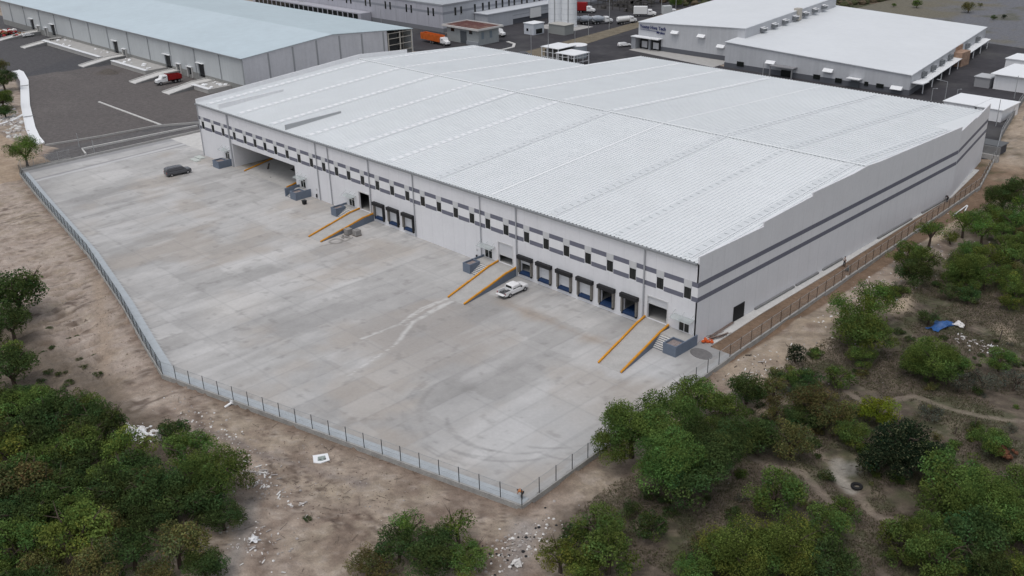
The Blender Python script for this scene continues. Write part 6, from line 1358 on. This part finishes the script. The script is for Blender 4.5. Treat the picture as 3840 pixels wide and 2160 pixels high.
BM = [crown_mesh('b', 400+k, .7, .12) for k in range(3)]
for i, (x, y, r) in enumerate(BUSHES):
    left = x < 0
    o = bpy.data.objects.new('low_bush', BM[i % 3]); C.objects.link(o); s = r/.7*1.1; o.scale = (s,s,s*.62); o.location = (x,y,gz(x,y)+.25*r); o.rotation_euler = (0,0,i*1.3)
    if x > 0: tag(o, 'small round green cushion bush on the bare patch above the scrub trees', 'bush', 'cushion bushes on the bare patch')
    elif -8 < x < -6: tag(o, 'single little bush on the bare ground between the two bottom groves', 'bush')
    else: tag(o, 'small low bush dotted over the bare slope above the lower left grove', 'bush', 'low bushes on the left slope')
rgb_ = random.Random(31); nb = 0; SC = {}
while nb < 230:
    x = rgb_.uniform(12,50); y = rgb_.uniform(-34,60)
    if inpoly(np.array(x),np.array(y),INSIDE) or float(fbm(np.array(x),np.array(y),7,301)) < .44 or float(segd(np.array(x),np.array(y),[(21.3,3.3),(24.8,1.9),(26.7,6.4),(28,8.2),(33,8.3),(36.2,8.8),(40.2,11.2),(47,13)])) < 1.2 or float(segd(np.array(x),np.array(y),[(28,-11),(30,-13.6),(32.5,-15)])) < 1.8: continue
    k = rgb_.choice('oggosbb'); key = (k, nb % 2)
    if key not in SC: SC[key] = crown_mesh(k, 900+nb, .8, .13)
    r = rgb_.uniform(.35,1.25); s = r/.8; o = bpy.data.objects.new('scrub_bush', SC[key]); C.objects.link(o); o.scale = (s,s,s*.75); o.location = (x,y,gz(x,y)+.3*r); o.rotation_euler = (0,0,rgb_.random()*6); nb += 1
    tag(o, 'low scrub bush dotted between the larger bushes of the right scrubland', 'bush', 'low bushes of the right scrubland')
for i, (x, y, r) in enumerate(FAR):
    me, tm, cls = crown_for('dkog'[i % 4], 1.4*max(r,1), i); far_left = x < -250
    root = thing('tree', 'dark hedge tree behind the grey warehouse roof at the top' if far_left else ('scattered bush or tree far away beyond the buildings at the top'), 'tree', (x,y,gz(x,y)), 'hedge trees behind the grey warehouse' if far_left else 'far trees at the top')
    s = r/cls*1.5; t = bpy.data.objects.new('trunk', tm); C.objects.link(t); t.parent = root; t.scale = (s,)*3; t.location = (0,0,cls*.85*s-.1)
    c = bpy.data.objects.new('crown', me); C.objects.link(c); c.parent = root; c.scale = (s,)*3; c.location = (0,0,cls*.8*s)
# dense far scrub at the top middle as one mass
gm = MB()
rg = random.Random(5); V = []
for k in range(420):
    x = rg.uniform(-215,-120); y = rg.uniform(246,330)
    if x > -125-(y-246)*.2 and y < 330 and x > -125: continue
    r = rg.uniform(.8,2.6); gm.lump((x,y,gz(x,y)+r*.4), r, rg.randrange(3), .7, 7, rg)
tag(gm.build('scrub_wood', [mat('far_scrub',(.045,.055,.026),.95,noise=.5,nscale=1.2,bump=.4,bscale=2),mat('far_scrub2',(.06,.065,.03),.95,noise=.5,nscale=1.2,bump=.4,bscale=2),mat('far_scrub3',(.09,.07,.045),.95,noise=.4,nscale=1)]), 'dark scrub woodland beyond the truck yard at the top', 'scrub', kind='stuff')
# dry grass and weeds on the right scrubland
def tufts(name, label, n, region, cols, hmin, hmax, keep):
    rg = np.random.default_rng(77); x = rg.uniform(region[0],region[1],n); y = rg.uniform(region[2],region[3],n); k = keep(x,y); x = x[k]; y = y[k]; n = len(x)
    z = gh(x,y); Vv = []; Cc = []
    for b in range(4):
        a = rg.uniform(0,6.28,n); h = rg.uniform(hmin,hmax,n); w = rg.uniform(.015,.045,n); lx = np.cos(a)*h*.7; ly = np.sin(a)*h*.7; px = -np.sin(a)*w; py = np.cos(a)*w
        Vv.append(np.stack([np.stack([x-px,y-py,z-.02],1),np.stack([x+px,y+py,z-.02],1),np.stack([x+lx,y+ly,z+h],1)],1)); c = np.array(cols)[rg.integers(0,len(cols),n)]*rg.uniform(.7,1.3,(n,1)); Cc.append(np.repeat(c[:,None,:],3,1))
    V = np.concatenate(Vv).reshape(-1,3).astype(np.float32); Cq = np.concatenate(Cc).reshape(-1,3); nf = len(V)//3
    me = bpy.data.meshes.new(name); me.vertices.add(len(V)); me.vertices.foreach_set('co',V.ravel()); me.loops.add(nf*3); me.loops.foreach_set('vertex_index',np.arange(nf*3,dtype=np.int32)); me.polygons.add(nf)
    me.polygons.foreach_set('loop_start',np.arange(0,nf*3,3,dtype=np.int32)); me.polygons.foreach_set('loop_total',np.full(nf,3,np.int32)); me.update(calc_edges=True)
    a = me.color_attributes.new('col','FLOAT_COLOR','POINT'); a.data.foreach_set('color',np.concatenate([np.clip(Cq,0,1),np.ones((len(Cq),1))],1).astype(np.float32).ravel()); me.materials.append(LM['b']); o = bpy.data.objects.new(name,me); C.objects.link(o); return tag(o,label,'grass',kind='stuff')
tufts('dry_grass','dry grass and low weeds covering the right scrubland',150000,(10.5,52,-40,60),[(.14,.125,.085),(.19,.16,.115),(.11,.12,.06),(.20,.165,.125),(.085,.115,.045)],.06,.22,lambda x,y:(~inpoly(x,y,INSIDE))&(fbm(x,y,4.5,140)>.40)&(x>11+3*fbm(x,y,5,141))&(segd(x,y,[(21.3,3.3),(24.8,1.9),(26.7,6.4),(28,8.2),(33,8.3),(36.2,8.8),(40.2,11.2)])>.5)&(segd(x,y,[(28,-11),(29.4,-13.5),(32,-15)])>1.8)&(segd(x,y,[(20.6,-17.6),(24.2,-17.5),(26.5,-16.3),(28.8,-17.7),(31.3,-18.8)])>.5)&(segd(x,y,[(32.1,-15.1),(35.6,-17.5),(38.3,-16.8)])>.5))
tufts('weeds','sparse weeds on the bare earth left of and below the yard',3500,(-110,12,-80,-44),[(.13,.12,.07),(.16,.13,.09)],.05,.18,lambda x,y:(~inpoly(x,y,INSIDE))&(fbm(x,y,6,150)>.58))
